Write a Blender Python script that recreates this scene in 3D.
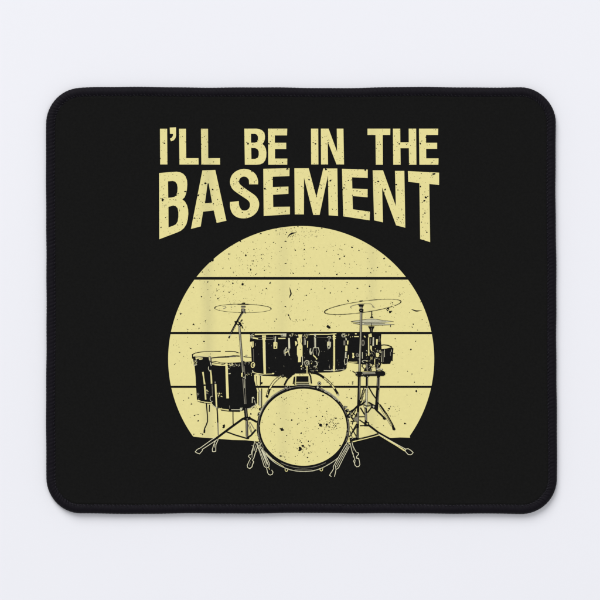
import bpy, math, random
from mathutils import Vector
from mathutils.geometry import tessellate_polygon

# ------------------------------------------------------------------ scene set-up
S = 0.00046                     # metres per photograph pixel (pad about 235 x 196 mm)
TOP = 0.0031                    # height of the printed cloth above the table
sc = bpy.context.scene
C = sc.collection
for o in list(bpy.data.objects):
    bpy.data.objects.remove(o)

cam_d = bpy.data.cameras.new('camera')
cam = bpy.data.objects.new('camera', cam_d); C.objects.link(cam)
CAM_H = 1.35
cam.location = (0, 0, CAM_H + TOP)
cam_d.sensor_width = 36
cam_d.lens = 36 * CAM_H / (600 * S)
cam_d.clip_start = 0.01; cam_d.clip_end = 50
sc.camera = cam

w = bpy.data.worlds.new('World'); sc.world = w
w.use_nodes = True
bg = w.node_tree.nodes['Background']
bg.inputs[0].default_value = (0.97, 0.98, 1.0, 1)
bg.inputs[1].default_value = 0.525

def area(name, loc, size, power, col):
    d = bpy.data.lights.new(name, 'AREA'); d.shape = 'DISK'; d.size = size
    d.energy = power; d.color = col
    o = bpy.data.objects.new(name, d); C.objects.link(o)
    o.location = loc
    o.rotation_euler = (-Vector(loc)).to_track_quat('-Z', 'Y').to_euler()
    return o
area('key_softbox', (-2.2, 5.4, 4.7), 5.0, 446, (1, 0.995, 0.99))
area('fill_softbox', (2.8, 0.8, 6.0), 3.6, 54, (1, 0.99, 1))

vs = sc.view_settings
sc.display_settings.display_device = 'sRGB'
vs.view_transform = 'Standard'; vs.look = 'None'; vs.exposure = 0; vs.gamma = 1
vs.use_curve_mapping = False
rnd = random.Random(11)

# ------------------------------------------------------------------ materials
def material(name, col, rough=0.8, spec=0.2, noise=None, bump=None, sheen=0.0):
    m = bpy.data.materials.new(name); m.use_nodes = True
    nt = m.node_tree; b = nt.nodes['Principled BSDF']
    b.inputs['Base Color'].default_value = (*col, 1)
    b.inputs['Roughness'].default_value = rough
    b.inputs['Specular IOR Level'].default_value = spec
    if sheen:
        b.inputs['Sheen Weight'].default_value = sheen
        b.inputs['Sheen Roughness'].default_value = 0.5
    tc = nt.nodes.new('ShaderNodeTexCoord')
    if noise:                                   # uneven colour: (scale, amount, stretch)
        scale, amt, stretch = noise
        mp = nt.nodes.new('ShaderNodeMapping'); mp.inputs['Scale'].default_value = stretch
        nt.links.new(tc.outputs['Object'], mp.inputs[0])
        n = nt.nodes.new('ShaderNodeTexNoise'); n.inputs['Scale'].default_value = scale
        n.inputs['Detail'].default_value = 5
        nt.links.new(mp.outputs[0], n.inputs['Vector'])
        mix = nt.nodes.new('ShaderNodeMixRGB'); mix.blend_type = 'MIX'
        mix.inputs[1].default_value = (*[c * (1 - amt) for c in col], 1)
        mix.inputs[2].default_value = (*[min(1, c * (1 + amt)) for c in col], 1)
        nt.links.new(n.outputs['Fac'], mix.inputs[0])
        nt.links.new(mix.outputs[0], b.inputs['Base Color'])
    if bump:                                    # (scale, strength, distance)
        n2 = nt.nodes.new('ShaderNodeTexNoise'); n2.inputs['Scale'].default_value = bump[0]
        n2.inputs['Detail'].default_value = 3
        nt.links.new(tc.outputs['Object'], n2.inputs['Vector'])
        bp = nt.nodes.new('ShaderNodeBump'); bp.inputs['Strength'].default_value = bump[1]
        bp.inputs['Distance'].default_value = bump[2]
        nt.links.new(n2.outputs['Fac'], bp.inputs['Height'])
        nt.links.new(bp.outputs[0], b.inputs['Normal'])
    return m

M_TABLE = material('white_table', (0.805, 0.808, 0.850), 0.7, 0.1, noise=(6, 0.012, (1, 1, 1)))
M_CLOTH = material('black_cloth', (0.0080, 0.0080, 0.0078), 0.9, 0.03, noise=(900, 0.25, (1, 1, 1)), bump=(2600, 0.25, 0.0001))
M_RUBBER = material('black_rubber', (0.012, 0.012, 0.012), 0.7, 0.2, bump=(900, 0.3, 0.0002))
M_THREAD = material('black_thread', (0.0050, 0.0040, 0.0068), 0.65, 0.09, noise=(500, 0.35, (1, 1, 1)), bump=(2500, 0.4, 0.0002))
M_SEAM = material('seam_thread', (0.0105, 0.0096, 0.0128), 0.55, 0.11)
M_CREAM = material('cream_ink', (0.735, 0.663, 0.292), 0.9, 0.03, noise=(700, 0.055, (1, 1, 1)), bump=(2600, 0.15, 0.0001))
M_GREY = material('grey_ink', (0.20, 0.185, 0.14), 0.9, 0.03, noise=(1500, 0.4, (1, 1, 1)))
M_PALE = material('pale_ink', (0.50, 0.48, 0.33), 0.9, 0.03, noise=(1500, 0.3, (1, 1, 1)))
def crease_bands(m):
    """three faint upright bands: crease shade of the printed design, coloured into the cream"""
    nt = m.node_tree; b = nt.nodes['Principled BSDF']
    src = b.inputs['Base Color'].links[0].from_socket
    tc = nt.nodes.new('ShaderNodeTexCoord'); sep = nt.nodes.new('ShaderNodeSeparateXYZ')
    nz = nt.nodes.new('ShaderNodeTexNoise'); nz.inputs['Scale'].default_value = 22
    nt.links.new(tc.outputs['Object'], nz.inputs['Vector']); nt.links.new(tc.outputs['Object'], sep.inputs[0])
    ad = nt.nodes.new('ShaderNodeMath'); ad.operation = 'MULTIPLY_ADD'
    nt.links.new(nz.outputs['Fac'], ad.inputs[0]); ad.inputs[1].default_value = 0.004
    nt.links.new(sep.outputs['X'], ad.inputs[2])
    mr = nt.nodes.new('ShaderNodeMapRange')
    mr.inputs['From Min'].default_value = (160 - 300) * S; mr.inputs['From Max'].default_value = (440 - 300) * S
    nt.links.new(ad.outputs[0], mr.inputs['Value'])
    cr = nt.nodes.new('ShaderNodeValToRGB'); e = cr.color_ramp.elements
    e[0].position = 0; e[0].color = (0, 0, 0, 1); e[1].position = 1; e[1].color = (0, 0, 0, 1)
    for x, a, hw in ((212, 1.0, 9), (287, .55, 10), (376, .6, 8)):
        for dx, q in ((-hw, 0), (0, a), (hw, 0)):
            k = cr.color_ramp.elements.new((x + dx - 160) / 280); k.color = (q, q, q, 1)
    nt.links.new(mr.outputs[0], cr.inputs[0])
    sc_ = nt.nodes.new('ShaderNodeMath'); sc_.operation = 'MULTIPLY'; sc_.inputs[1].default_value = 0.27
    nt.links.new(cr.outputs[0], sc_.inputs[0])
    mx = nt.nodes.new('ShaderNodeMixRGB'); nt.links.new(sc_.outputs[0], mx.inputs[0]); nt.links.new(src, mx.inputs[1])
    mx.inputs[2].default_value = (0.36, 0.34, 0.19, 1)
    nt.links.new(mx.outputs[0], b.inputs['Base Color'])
crease_bands(M_CREAM)  # fold shading belonging to the print, mixed into the cream colour
M_OFF = material('off_white_ink', (0.64, 0.61, 0.42), 0.9, 0.03, noise=(1500, 0.15, (1, 1, 1)))
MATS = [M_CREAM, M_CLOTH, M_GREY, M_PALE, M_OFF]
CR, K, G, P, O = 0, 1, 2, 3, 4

# ------------------------------------------------------------------ helpers
def W(p, z=0.0):
    return ((p[0] - 300) * S, (300 - p[1]) * S, z)

def mesh_obj(name, verts, faces, mats, parent=None, idx=None, smooth=False):
    me = bpy.data.meshes.new(name); me.from_pydata(verts, [], faces)
    for m in mats: me.materials.append(m)
    if idx: me.polygons.foreach_set('material_index', idx)
    if smooth: me.polygons.foreach_set('use_smooth', [True] * len(me.polygons))
    me.update()
    o = bpy.data.objects.new(name, me); C.objects.link(o)
    if parent: o.parent = parent
    return o

def smooth(pts, closed=True, n=5):
    out = []; L = len(pts)
    rng = range(L) if closed else range(L - 1)
    for i in rng:
        g = lambda k: pts[k % L] if closed else pts[max(0, min(L - 1, k))]
        p0, p1, p2, p3 = g(i - 1), g(i), g(i + 1), g(i + 2)
        for k in range(n):
            t = k / n; t2 = t * t; t3 = t2 * t
            out.append(tuple(0.5 * (2 * p1[a] + (p2[a] - p0[a]) * t + (2 * p0[a] - 5 * p1[a] + 4 * p2[a] - p3[a]) * t2
                                    + (3 * p1[a] - p0[a] - 3 * p2[a] + p3[a]) * t3) for a in (0, 1)))
    if not closed: out.append(tuple(pts[-1]))
    return out

def inside(p, poly):
    x, y = p; r = False; j = len(poly) - 1
    for i in range(len(poly)):
        xi, yi = poly[i]; xj, yj = poly[j]
        if (yi > y) != (yj > y) and x < (xj - xi) * (y - yi) / (yj - yi) + xi: r = not r
        j = i
    return r

class Ink:
    """flat printed shapes, pressed on the cloth in thin layers; coordinates are those of the print"""
    def __init__(self, name, layer=0.0):
        self.name = name; self.v = []; self.f = []; self.m = []; self.layer = layer; self.n = 0
    def poly(self, pts, col=CR, lay=0, holes=()):
        self.n += 1
        z = TOP + 2e-5 + (self.layer + lay) * 1.2e-5 + (self.n % 8) * 1.2e-6
        loops = [[Vector((p[0], p[1], 0)) for p in l] for l in (pts, *holes)]
        base = len(self.v)
        flat = [p for l in loops for p in l]
        for p in flat: self.v.append(W((p.x, p.y), z))
        for t in tessellate_polygon(loops):
            a, b, c = (flat[i] for i in t)
            cr = (b.x - a.x) * (c.y - a.y) - (b.y - a.y) * (c.x - a.x)
            if abs(cr) < 1e-7: continue
            self.f.append(tuple(base + i for i in (t if cr < 0 else t[::-1]))); self.m.append(col)
        return self
    def line(self, pts, wd=1.0, col=K, lay=1, closed=False, sm=False, taper=False, rag=0.0):
        if sm: pts = smooth(pts, closed, 5)
        n = len(pts); L, R = [], []
        for i in range(n):
            a = pts[i - 1] if (i or closed) else pts[i]
            b = pts[(i + 1) % n] if (i < n - 1 or closed) else pts[i]
            p = pts[i]
            d1 = Vector((p[0] - a[0], p[1] - a[1])); d2 = Vector((b[0] - p[0], b[1] - p[1]))
            d1 = d1.normalized() if d1.length > 1e-9 else d2.normalized()
            d2 = d2.normalized() if d2.length > 1e-9 else d1
            t = d1 + d2; t = t.normalized() if t.length > 1e-6 else d1
            k = 1 / max(0.6, abs(t.dot(d1)))
            ww = wd * (1 + rag * rnd.uniform(-1, 1)) * k / 2
            if taper: ww *= max(0.15, math.sin(math.pi * (i + .3) / (n - .4)))
            nx, ny = -t.y * ww, t.x * ww
            L.append((p[0] + nx, p[1] + ny)); R.append((p[0] - nx, p[1] - ny))
        self.n += 1
        z = TOP + 2e-5 + (self.layer + lay) * 1.2e-5 + (self.n % 8) * 1.2e-6
        base = len(self.v)
        for l, r in zip(L, R): self.v += [W(l, z), W(r, z)]
        for i in range(n if closed else n - 1):
            j = (i + 1) % n
            a, b, c, d = base + 2 * i, base + 2 * i + 1, base + 2 * j + 1, base + 2 * j
            q = (a, b, c, d)
            pa, pb, pc = (self.v[k] for k in (a, b, c))
            up = (pb[0] - pa[0]) * (pc[1] - pa[1]) - (pb[1] - pa[1]) * (pc[0] - pa[0])
            self.f.append(q if up > 0 else q[::-1]); self.m.append(col)
        return self
    def oval(self, c, rx, ry, wd=None, col=K, lay=1, rot=0.0, a0=0, a1=360, n=72, rag=0.0):
        ca, sa = math.cos(math.radians(rot)), math.sin(math.radians(rot))
        full = a1 - a0 >= 360
        k = max(8, int(n * (a1 - a0) / 360)); pts = []
        for i in range(k if full else k + 1):
            t = math.radians(a0 + (a1 - a0) * i / k)
            x, y = rx * math.cos(t), ry * math.sin(t)
            pts.append((c[0] + x * ca - y * sa, c[1] + x * sa + y * ca))
        if wd is None: return self.poly(pts, col, lay)
        return self.line(pts, wd, col, lay, closed=full, rag=rag)
    def blob(self, c, r, col=K, lay=1, sx=1.0, n=7, rot=None):
        rot = rnd.uniform(0, 6.28) if rot is None else rot
        pts = []
        for i in range(n):
            t = 6.2832 * i / n; q = r * rnd.uniform(0.55, 1.25)
            x, y = q * math.cos(t) * sx, q * math.sin(t)
            pts.append((c[0] + x * math.cos(rot) - y * math.sin(rot), c[1] + x * math.sin(rot) + y * math.cos(rot)))
        return self.poly(pts, col, lay)
    def scribble(self, box, n, cols=(CR, O, P, G), lay=3, size=1.6, wd=0.55, vert=0.5):
        """small broken highlights of chrome inside a box"""
        x0, y0, x1, y1 = box
        for _ in range(n):
            x, y = rnd.uniform(x0, x1), rnd.uniform(y0, y1)
            a = math.pi / 2 + rnd.gauss(0, .25) if rnd.random() < vert else rnd.uniform(0, 3.14)
            l = size * rnd.uniform(.4, 1.1)
            dx, dy = math.cos(a) * l / 2, math.sin(a) * l / 2
            self.line([(x - dx, y - dy), (x + rnd.uniform(-.3, .3), y + rnd.uniform(-.3, .3)), (x + dx, y + dy)],
                      wd * rnd.uniform(.6, 1.3), rnd.choice(cols), lay + rnd.random() * .5, taper=True)
        return self
    def build(self, parent):
        return mesh_obj(self.name, self.v, self.f, MATS, parent, self.m)

# ------------------------------------------------------------------ the white surface
h = 1.6
tab = mesh_obj('tabletop', [(-h, -h, 0), (h, -h, 0), (h, h, 0), (-h, h, 0)], [(0, 1, 2, 3)], [M_TABLE])
tab['kind'] = 'structure'
tab['label'] = 'plain white surface under the mouse pad'

# ------------------------------------------------------------------ the mouse pad
pad = bpy.data.objects.new('mouse_pad', None); C.objects.link(pad)
pad.empty_display_size = 0.05
pad['label'] = 'black mouse pad with stitched edge and cream drum kit print on white surface'
pad['category'] = 'mouse pad'

X0, X1, Y0, Y1, RAD = 45.6, 556.6, 87.2, 513.6, 35.5
def warp(x, y):
    """the pad is not quite a true rectangle: its right side leans out a little downward"""
    u = (x - X0) / (X1 - X0); v = (y - Y0) / (Y1 - Y0)
    dx = (-0.1 + 0.2 * v) * (1 - u) + (-1.0 + 1.9 * v) * u
    dx += 0.45 * math.sin(v * 3.14) * (1 - u) * 1.0
    dy = (0.35 * math.sin(u * 9.0) + .22 * math.sin(u * 31 + 2) + .5 * math.exp(-((u - .93) / .03) ** 2)) * v
    dy += (0.35 * math.sin(u * 11.0 + 2.2) + .25 * math.sin(u * 23 + 1) - .35 * math.exp(-((u - .1) / .03) ** 2)) * (1 - v)
    dx += .22 * math.sin(v * 14 + 1) * (1 - u) + .25 * math.sin(v * 17) * u
    return x + dx, y + dy

def outline(inset, step):
    """points with outward normals and run length round the rounded rectangle"""
    segs = []
    r = RAD
    segs.append(('l', (X0 + r, Y0), (X1 - r, Y0), (0, -1)))
    segs.append(('c', (X1 - r, Y0 + r), -90))
    segs.append(('l', (X1, Y0 + r), (X1, Y1 - r), (1, 0)))
    segs.append(('c', (X1 - r, Y1 - r), 0))
    segs.append(('l', (X1 - r, Y1), (X0 + r, Y1), (0, 1)))
    segs.append(('c', (X0 + r, Y1 - r), 90))
    segs.append(('l', (X0, Y1 - r), (X0, Y0 + r), (-1, 0)))
    segs.append(('c', (X0 + r, Y0 + r), 180))
    out = []; run = 0
    for s in segs:
        if s[0] == 'l':
            a, b = Vector(s[1]), Vector(s[2]); L = (b - a).length; n = max(1, int(L / step))
            for i in range(n):
                p = a.lerp(b, i / n); out.append((p.x - s[3][0] * inset, p.y - s[3][1] * inset, s[3], run + L * i / n))
        else:
            L = math.pi / 2 * r; n = max(1, int(L / step))
            for i in range(n):
                t = math.radians(s[2] + 90 * i / n); d = (math.cos(t), math.sin(t))
                out.append((s[1][0] + d[0] * (r - inset), s[1][1] + d[1] * (r - inset), d, run + L * i / n))
        run += L
    return out, run

def slab(name, inset, z0, z1, mat):
    ring, _ = outline(inset, 2.0); n = len(ring)
    v = [W(warp(p[0], p[1]), z0) for p in ring] + [W(warp(p[0], p[1]), z1) for p in ring]
    f = [tuple(range(n))[::1], tuple(range(n, 2 * n))[::-1]]
    for i in range(n):
        j = (i + 1) % n; f.append((i, n + i, n + j, j))
    return mesh_obj(name, v, f, [mat], pad)
rubber = slab('rubber_base', 2.6, 0.0002, 0.0021, M_RUBBER)
LIP = [(6.0, 2.5), (8.4, 2.85), (9.3, 3.00), (10.1, 3.12), (10.9, 3.19), (11.8, 3.17), (13.2, 3.11), (14.6, 3.10)]
def cloth_sheet():
    """printed top, drawn down where the seam bites into it"""
    v, f = [], []; NL = len(LIP)
    ring, tot = outline(0, 1.2)
    for x, y, d, run in ring:
        pull = .5 + .5 * math.cos(run / 3.66 * 2 * math.pi)
        soft = .6 + .4 * math.sin(run * .071) * math.sin(run * .023 + 1)
        for k, (u, zz) in enumerate(LIP):
            uu = u + (.35 * pull * soft if 1 < k < 5 else 0)
            hump = (zz - 3.1) if k > 2 else 0
            px, py = warp(x - d[0] * uu, y - d[1] * uu)
            v.append(W((px, py), (zz - hump + hump * (2.4 - 1.5 * pull) * soft) * .001 if k < NL - 1 else TOP))
    n = len(ring)
    for i in range(n):
        j = (i + 1) % n
        for k in range(NL - 1): f.append((i * NL + k, j * NL + k, j * NL + k + 1, i * NL + k + 1)[::-1])
    f.append(tuple(i * NL + NL - 1 for i in range(n))[::-1])
    o = mesh_obj('cloth_top', v, f, [M_CLOTH], pad, smooth=True)
    return o
cloth = cloth_sheet()

# overlocked edge: a rolled binding whose surface is the row of slanted threads
PITCH = 3.66
prof = [(2.6, 0.10), (1.2, 0.25), (0.35, 0.75), (0.0, 1.40), (0.25, 2.05), (0.95, 2.70), (2.0, 3.22), (3.3, 3.56),
        (4.7, 3.70), (6.0, 3.68), (7.0, 3.56), (7.9, 3.38), (8.6, 3.20), (9.2, 3.05), (9.7, 2.90)]
ring, total = outline(0, PITCH / 7)
nth = round(total / PITCH); pitch = total / nth
amp_t = [rnd.uniform(.55, 1.25) for _ in range(nth + 8)]
sh_t = [rnd.gauss(0, .35) for _ in range(nth + 8)]
in_t = [rnd.gauss(0, .28) for _ in range(nth + 8)]
hz_t = [rnd.gauss(0, .05) for _ in range(nth + 8)]
lowf = [rnd.uniform(0, 6.28) for _ in range(6)]
v, f = [], []; NP = len(prof)
for x, y, d, run in ring:
    for k, (u, zz) in enumerate(prof):
        uu = u / 9.7
        q = run / pitch - 0.95 * uu ** 1.2 + 0.04 * math.sin(run * .21 + lowf[0])
        i0 = int(math.floor(q)) % nth; fr = q - math.floor(q)
        ridge = math.sqrt(max(0.0, 1 - (2 * fr - 1) ** 2))          # round thread section
        if uu > .55: ridge = ridge ** (1 + 1.6 * (uu - .55))
        env = 0.12 + (0.88 + .5 * max(0, uu - .5)) * math.sin(math.pi * min(1, max(0, (uu * .93 + .035)))) ** .5
        a = amp_t[i0] * env
        wob = .12 * math.sin(run * .045 + lowf[1]) + .09 * math.sin(run * .13 + lowf[2])
        nz = max(0, (zz - 1.4)) / 2.4; no = max(0, 1 - u / 3.2)
        off = (ridge - .75) * a
        un = u - off * .55 * no + wob + (in_t[i0] * max(0, uu - .7) * 2.2)
        zn = zz + off * (.30 + .22 * max(0, uu - .45)) * nz + hz_t[i0] * nz + 0.05 * math.sin(run * .06 + lowf[3]) * nz
        if k == NP - 1: zn = 2.75
        px, py = warp(x - d[0] * un, y - d[1] * un)
        v.append(W((px, py), max(0.05, zn) * 0.001))
NR = len(ring)
for i in range(NR):
    j = (i + 1) % NR
    for k in range(NP - 1):
        f.append((i * NP + k, i * NP + k + 1, j * NP + k + 1, j * NP + k))
edging = mesh_obj('stitched_edging', v, [q[::-1] for q in f], [M_THREAD], pad, smooth=True)

# needle seam along the inner side of the binding: one short raised stitch for every overlock thread
v, f = [], []
srnd = random.Random(5)
path, tot = outline(0, .3)
pi_ = 0
for t in range(nth):
    run0 = (t + .5) * pitch + srnd.gauss(0, .22)
    while pi_ < len(path) - 1 and path[pi_][3] < run0: pi_ += 1
    x, y, d, _ = path[pi_]
    tx, ty = -d[1], d[0]
    uc = 8.75 + srnd.gauss(0, .16) + .2 * math.sin(run0 * .05)
    ln, wd, ht = 1.35 * srnd.uniform(.75, 1.15), .78 * srnd.uniform(.8, 1.2), .30 * srnd.uniform(.7, 1.2)
    sl = srnd.gauss(.45, .15)
    base = len(v); NA, NB = 10, 4
    for b in range(NB):
        ph = b / NB * math.pi / 2
        for a in range(NA):
            th = a / NA * 6.2832
            al, ac = ln * math.cos(th) * math.cos(ph), wd * math.sin(th) * math.cos(ph)
            ux = uc + ac + sl * al
            px, py = warp(x + tx * al - d[0] * ux, y + ty * al - d[1] * ux)
            v.append(W((px, py), (3.13 - .26 * (ux - 8.75) + ht * math.sin(ph)) * .001))
    px, py = warp(x - d[0] * uc, y - d[1] * uc); v.append(W((px, py), (3.13 + ht) * .001))
    for b in range(NB - 1):
        for a in range(NA):
            a2 = (a + 1) % NA
            f.append((base + b * NA + a, base + (b + 1) * NA + a, base + (b + 1) * NA + a2, base + b * NA + a2))
    for a in range(NA): f.append((base + (NB - 1) * NA + a, base + NB * NA, base + (NB - 1) * NA + (a + 1) % NA))
seam = mesh_obj('seam_stitching', v, f, [M_SEAM], pad, smooth=True)
import bmesh
bm = bmesh.new(); bm.from_mesh(seam.data); bmesh.ops.recalc_face_normals(bm, faces=bm.faces); bm.to_mesh(seam.data); bm.free()

# ------------------------------------------------------------------ wear of the print
def wear(ink, polys, spots, density, lay=1, box=None, rmin=.14, rmax=.42, clusters=0):
    """chips in the ink: the listed ones and fine random ones, kept to the inked area"""
    for s in spots:
        x, y, r = s[0], s[1], s[2]; sx = s[3] if len(s) > 3 else 1.0
        ink.blob((x, y), r * 1.05, K, lay, sx, 8, 0.0 if sx != 1 else None)
        for _ in range(int(r * 2)):
            a = rnd.uniform(0, 6.28); dd = r * rnd.uniform(1.3, 2.6)
            p = (x + math.cos(a) * dd, y + math.sin(a) * dd)
            if any(inside(p, q) for q in polys): ink.blob(p, rnd.uniform(.12, .32), K, lay, rnd.uniform(.8, 1.6), 5)
    xs = [p[0] for q in polys for p in q]; ys = [p[1] for q in polys for p in q]
    bx = (min(xs), min(ys), max(xs), max(ys))
    area_ = (bx[2] - bx[0]) * (bx[3] - bx[1])
    def put(p, r):
        if any(inside(p, q) for q in polys): ink.blob(p, r, K, lay, rnd.choice((1, 1, 1.5, 2)), 5)
    for _ in range(int(area_ * density)):
        put((rnd.uniform(bx[0], bx[2]), rnd.uniform(bx[1], bx[3])), rmin + (rmax - rmin) * rnd.random() ** 3)
    for _ in range(clusters):
        c = (rnd.uniform(bx[0], bx[2]), rnd.uniform(bx[1], bx[3])); sp = rnd.uniform(1.5, 6)
        for _ in range(rnd.randint(5, 14)):
            put((rnd.gauss(c[0], sp), rnd.gauss(c[1], sp * .7)), rnd.uniform(.13, .36))

# ------------------------------------------------------------------ lettering
L = {}
L['I1'] = ([(160, 128.8), (167.1, 128.8), (167.4, 164.4), (160.2, 164.4)],)
L['apostrophe'] = ([(169.8, 127.6), (176, 127.4), (176.1, 135.2), (175.5, 138), (173.8, 140.2), (171, 141.3), (170, 138.7), (171.7, 137.7), (172.9, 136), (173.1, 134), (170, 133.8)],)
L['L1'] = ([(179, 128.8), (186, 128.8), (186.2, 158.2), (198.5, 158.2), (198.6, 164.5), (179.5, 164.5)],)
L['L2'] = ([(201, 128.8), (208, 128.8), (208.2, 158.2), (220, 158.2), (220.1, 164.6), (201.4, 164.5)],)
L['B1'] = ([(244.3, 128.7), (256.5, 128.7), (259.4, 129.1), (262.2, 130.4), (264.3, 132.8), (265, 136.2), (264.8, 139.2), (263.9, 142), (262.3, 143.9),
            (264.3, 145.7), (265.8, 148.7), (266.4, 152.5), (266.2, 157), (265.2, 160.3), (263.1, 163), (260.2, 164.3), (256.5, 164.7), (244.9, 164.7)],
           [(251, 133.8), (254.8, 133.8), (256.9, 134.6), (258, 136.6), (258, 139.6), (257.1, 141.7), (255, 142.7), (251.1, 142.7)],
           [(251.2, 148), (255, 148), (257.4, 149), (258.7, 151.4), (258.8, 155), (257.9, 157.6), (255.4, 158.9), (251.4, 158.9)])
L['E1'] = ([(268, 128.7), (287.2, 128.7), (287, 135.4), (274.8, 135.4), (274.8, 142.8), (286.2, 142.8), (286.2, 149), (275, 149), (275, 158.6), (287.3, 158.6), (287.2, 164.7), (268.3, 164.7)],)
L['I2'] = ([(311, 128.7), (318.2, 128.7), (318.4, 164.4), (311.2, 164.4)],)
L['N1'] = ([(320.9, 128.7), (328.6, 128.7), (337.1, 151.8), (336.8, 128.7), (343.4, 128.7), (344, 164.4), (336.5, 164.4), (327.7, 141.5), (328, 164.4), (321.1, 164.4)],)
L['T1'] = ([(367.5, 128.7), (390.3, 128.7), (390.2, 135), (382.7, 135), (382.9, 164.7), (375.8, 164.7), (375.5, 135), (367.5, 135)],)
L['H1'] = ([(392.9, 128.7), (400.2, 128.7), (400.3, 142.3), (408.8, 142.3), (408.7, 128.7), (416.1, 128.7), (416.4, 164.7), (409.1, 164.7), (408.9, 148.2), (400.4, 148.2), (400.6, 164.7), (393.3, 164.7)],)
L['E2'] = ([(419, 128.7), (438.2, 128.7), (438.1, 135), (426, 135), (426, 142.8), (437.1, 142.8), (437.1, 148.8), (426.1, 148.8), (426.2, 158.4), (438.5, 158.4), (438.4, 164.7), (419.4, 164.7)],)
L['B2'] = ([(159.1, 173.1), (170, 172.1), (176.5, 171.7), (180, 172.2), (183.2, 173.8), (185.6, 176.5), (187, 180.3), (187.3, 184.5), (186.9, 189.5), (186, 193.8), (184.6, 197.3), (182.3, 199.4),
            (184.9, 201.5), (187, 205.2), (188.1, 209.5), (188.3, 214), (187.7, 219.5), (186.4, 224.2), (184, 228), (181, 230.6), (177, 232.5), (159.3, 239.2)],
           [(168, 181.3), (172.7, 180.9), (175.2, 181.6), (177, 184), (177.6, 187.6), (177.4, 191.8), (176.4, 195), (174.5, 196.9), (171.5, 197.5), (168.2, 197.8)],
           [(168.4, 206.8), (172.8, 205.7), (175.6, 206), (177.6, 208.2), (178.4, 212), (178.4, 217), (177.7, 221.3), (176, 224.3), (173, 225.8), (168.5, 227.4)])
L['A'] = ([(202.4, 170.4), (215.3, 170), (226.4, 220.7), (216.7, 222.9), (213.7, 210.4), (203.1, 211.7), (200.7, 226.4), (191, 228.9)],
          [(207.6, 183.4), (208.7, 183.4), (212.1, 202.7), (204.9, 203.3)])
Spts = [(248.9, 179.8), (246.6, 177.2), (243.1, 176.6), (240, 178.5), (239, 182), (240.8, 185.1), (248.3, 190.7), (255.2, 195.6), (258.4, 200.3), (259.1, 205.5), (257.2, 211.3), (252.4, 216),
        (245.4, 218.3), (237.8, 217.5), (232.6, 213.7), (230.2, 207.8), (229.9, 202)]
Spt2 = [(238.8, 201.1), (239.3, 206.1), (241.9, 210.0), (246, 210.4), (249.2, 208.1), (249.9, 203.8), (247.8, 200.2), (240.2, 195), (233.2, 189.8), (230.5, 185.1), (230, 181), (231.9, 175.2),
        (236.8, 170.8), (243.7, 168.9), (250.7, 170.3), (255.8, 174.6), (258, 180.2), (258.1, 184.3)]
L['S'] = ([(249.2, 184.3)] + smooth(Spts, False, 4) + smooth(Spt2, False, 4),)
L['E3'] = ([(263.3, 168.8), (289.5, 168.2), (289.4, 176.1), (272.8, 176.7), (272.8, 187.1), (288.4, 186.6), (288.4, 193.8), (273, 194.8), (273.2, 206.9), (289.9, 206.7), (289.9, 214.3), (263.7, 216)],)
L['M'] = ([(294.4, 168.3), (308.7, 168.3), (316.4, 197.3), (323.3, 168.5), (337.3, 168.5), (338, 216), (328.7, 215.3), (328, 175.2), (319.6, 214.9), (313.3, 214.9), (304, 177.5), (303.9, 214.4), (294.8, 214.4)],)
L['E4'] = ([(342, 168.8), (367.7, 169.6), (367.7, 178), (352, 177.3), (352.3, 188.5), (367.6, 189.1), (367.6, 197.3), (352.4, 196), (352.9, 209.3), (370, 211.7), (369.6, 220.3), (343.3, 216.3)],)
L['N2'] = ([(372.7, 170.3), (383, 170.3), (395.9, 206.3), (395, 170.9), (404.3, 170.9), (405.3, 227.7), (396.1, 225.3), (382.1, 187.4), (383, 222.3), (374.1, 220.3)],)
L['T2'] = ([(407.9, 171.1), (439.1, 172.7), (439.1, 185), (429.3, 183.9), (430.1, 242.1), (420.2, 239), (419.4, 183), (408.3, 181.8)],)

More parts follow.
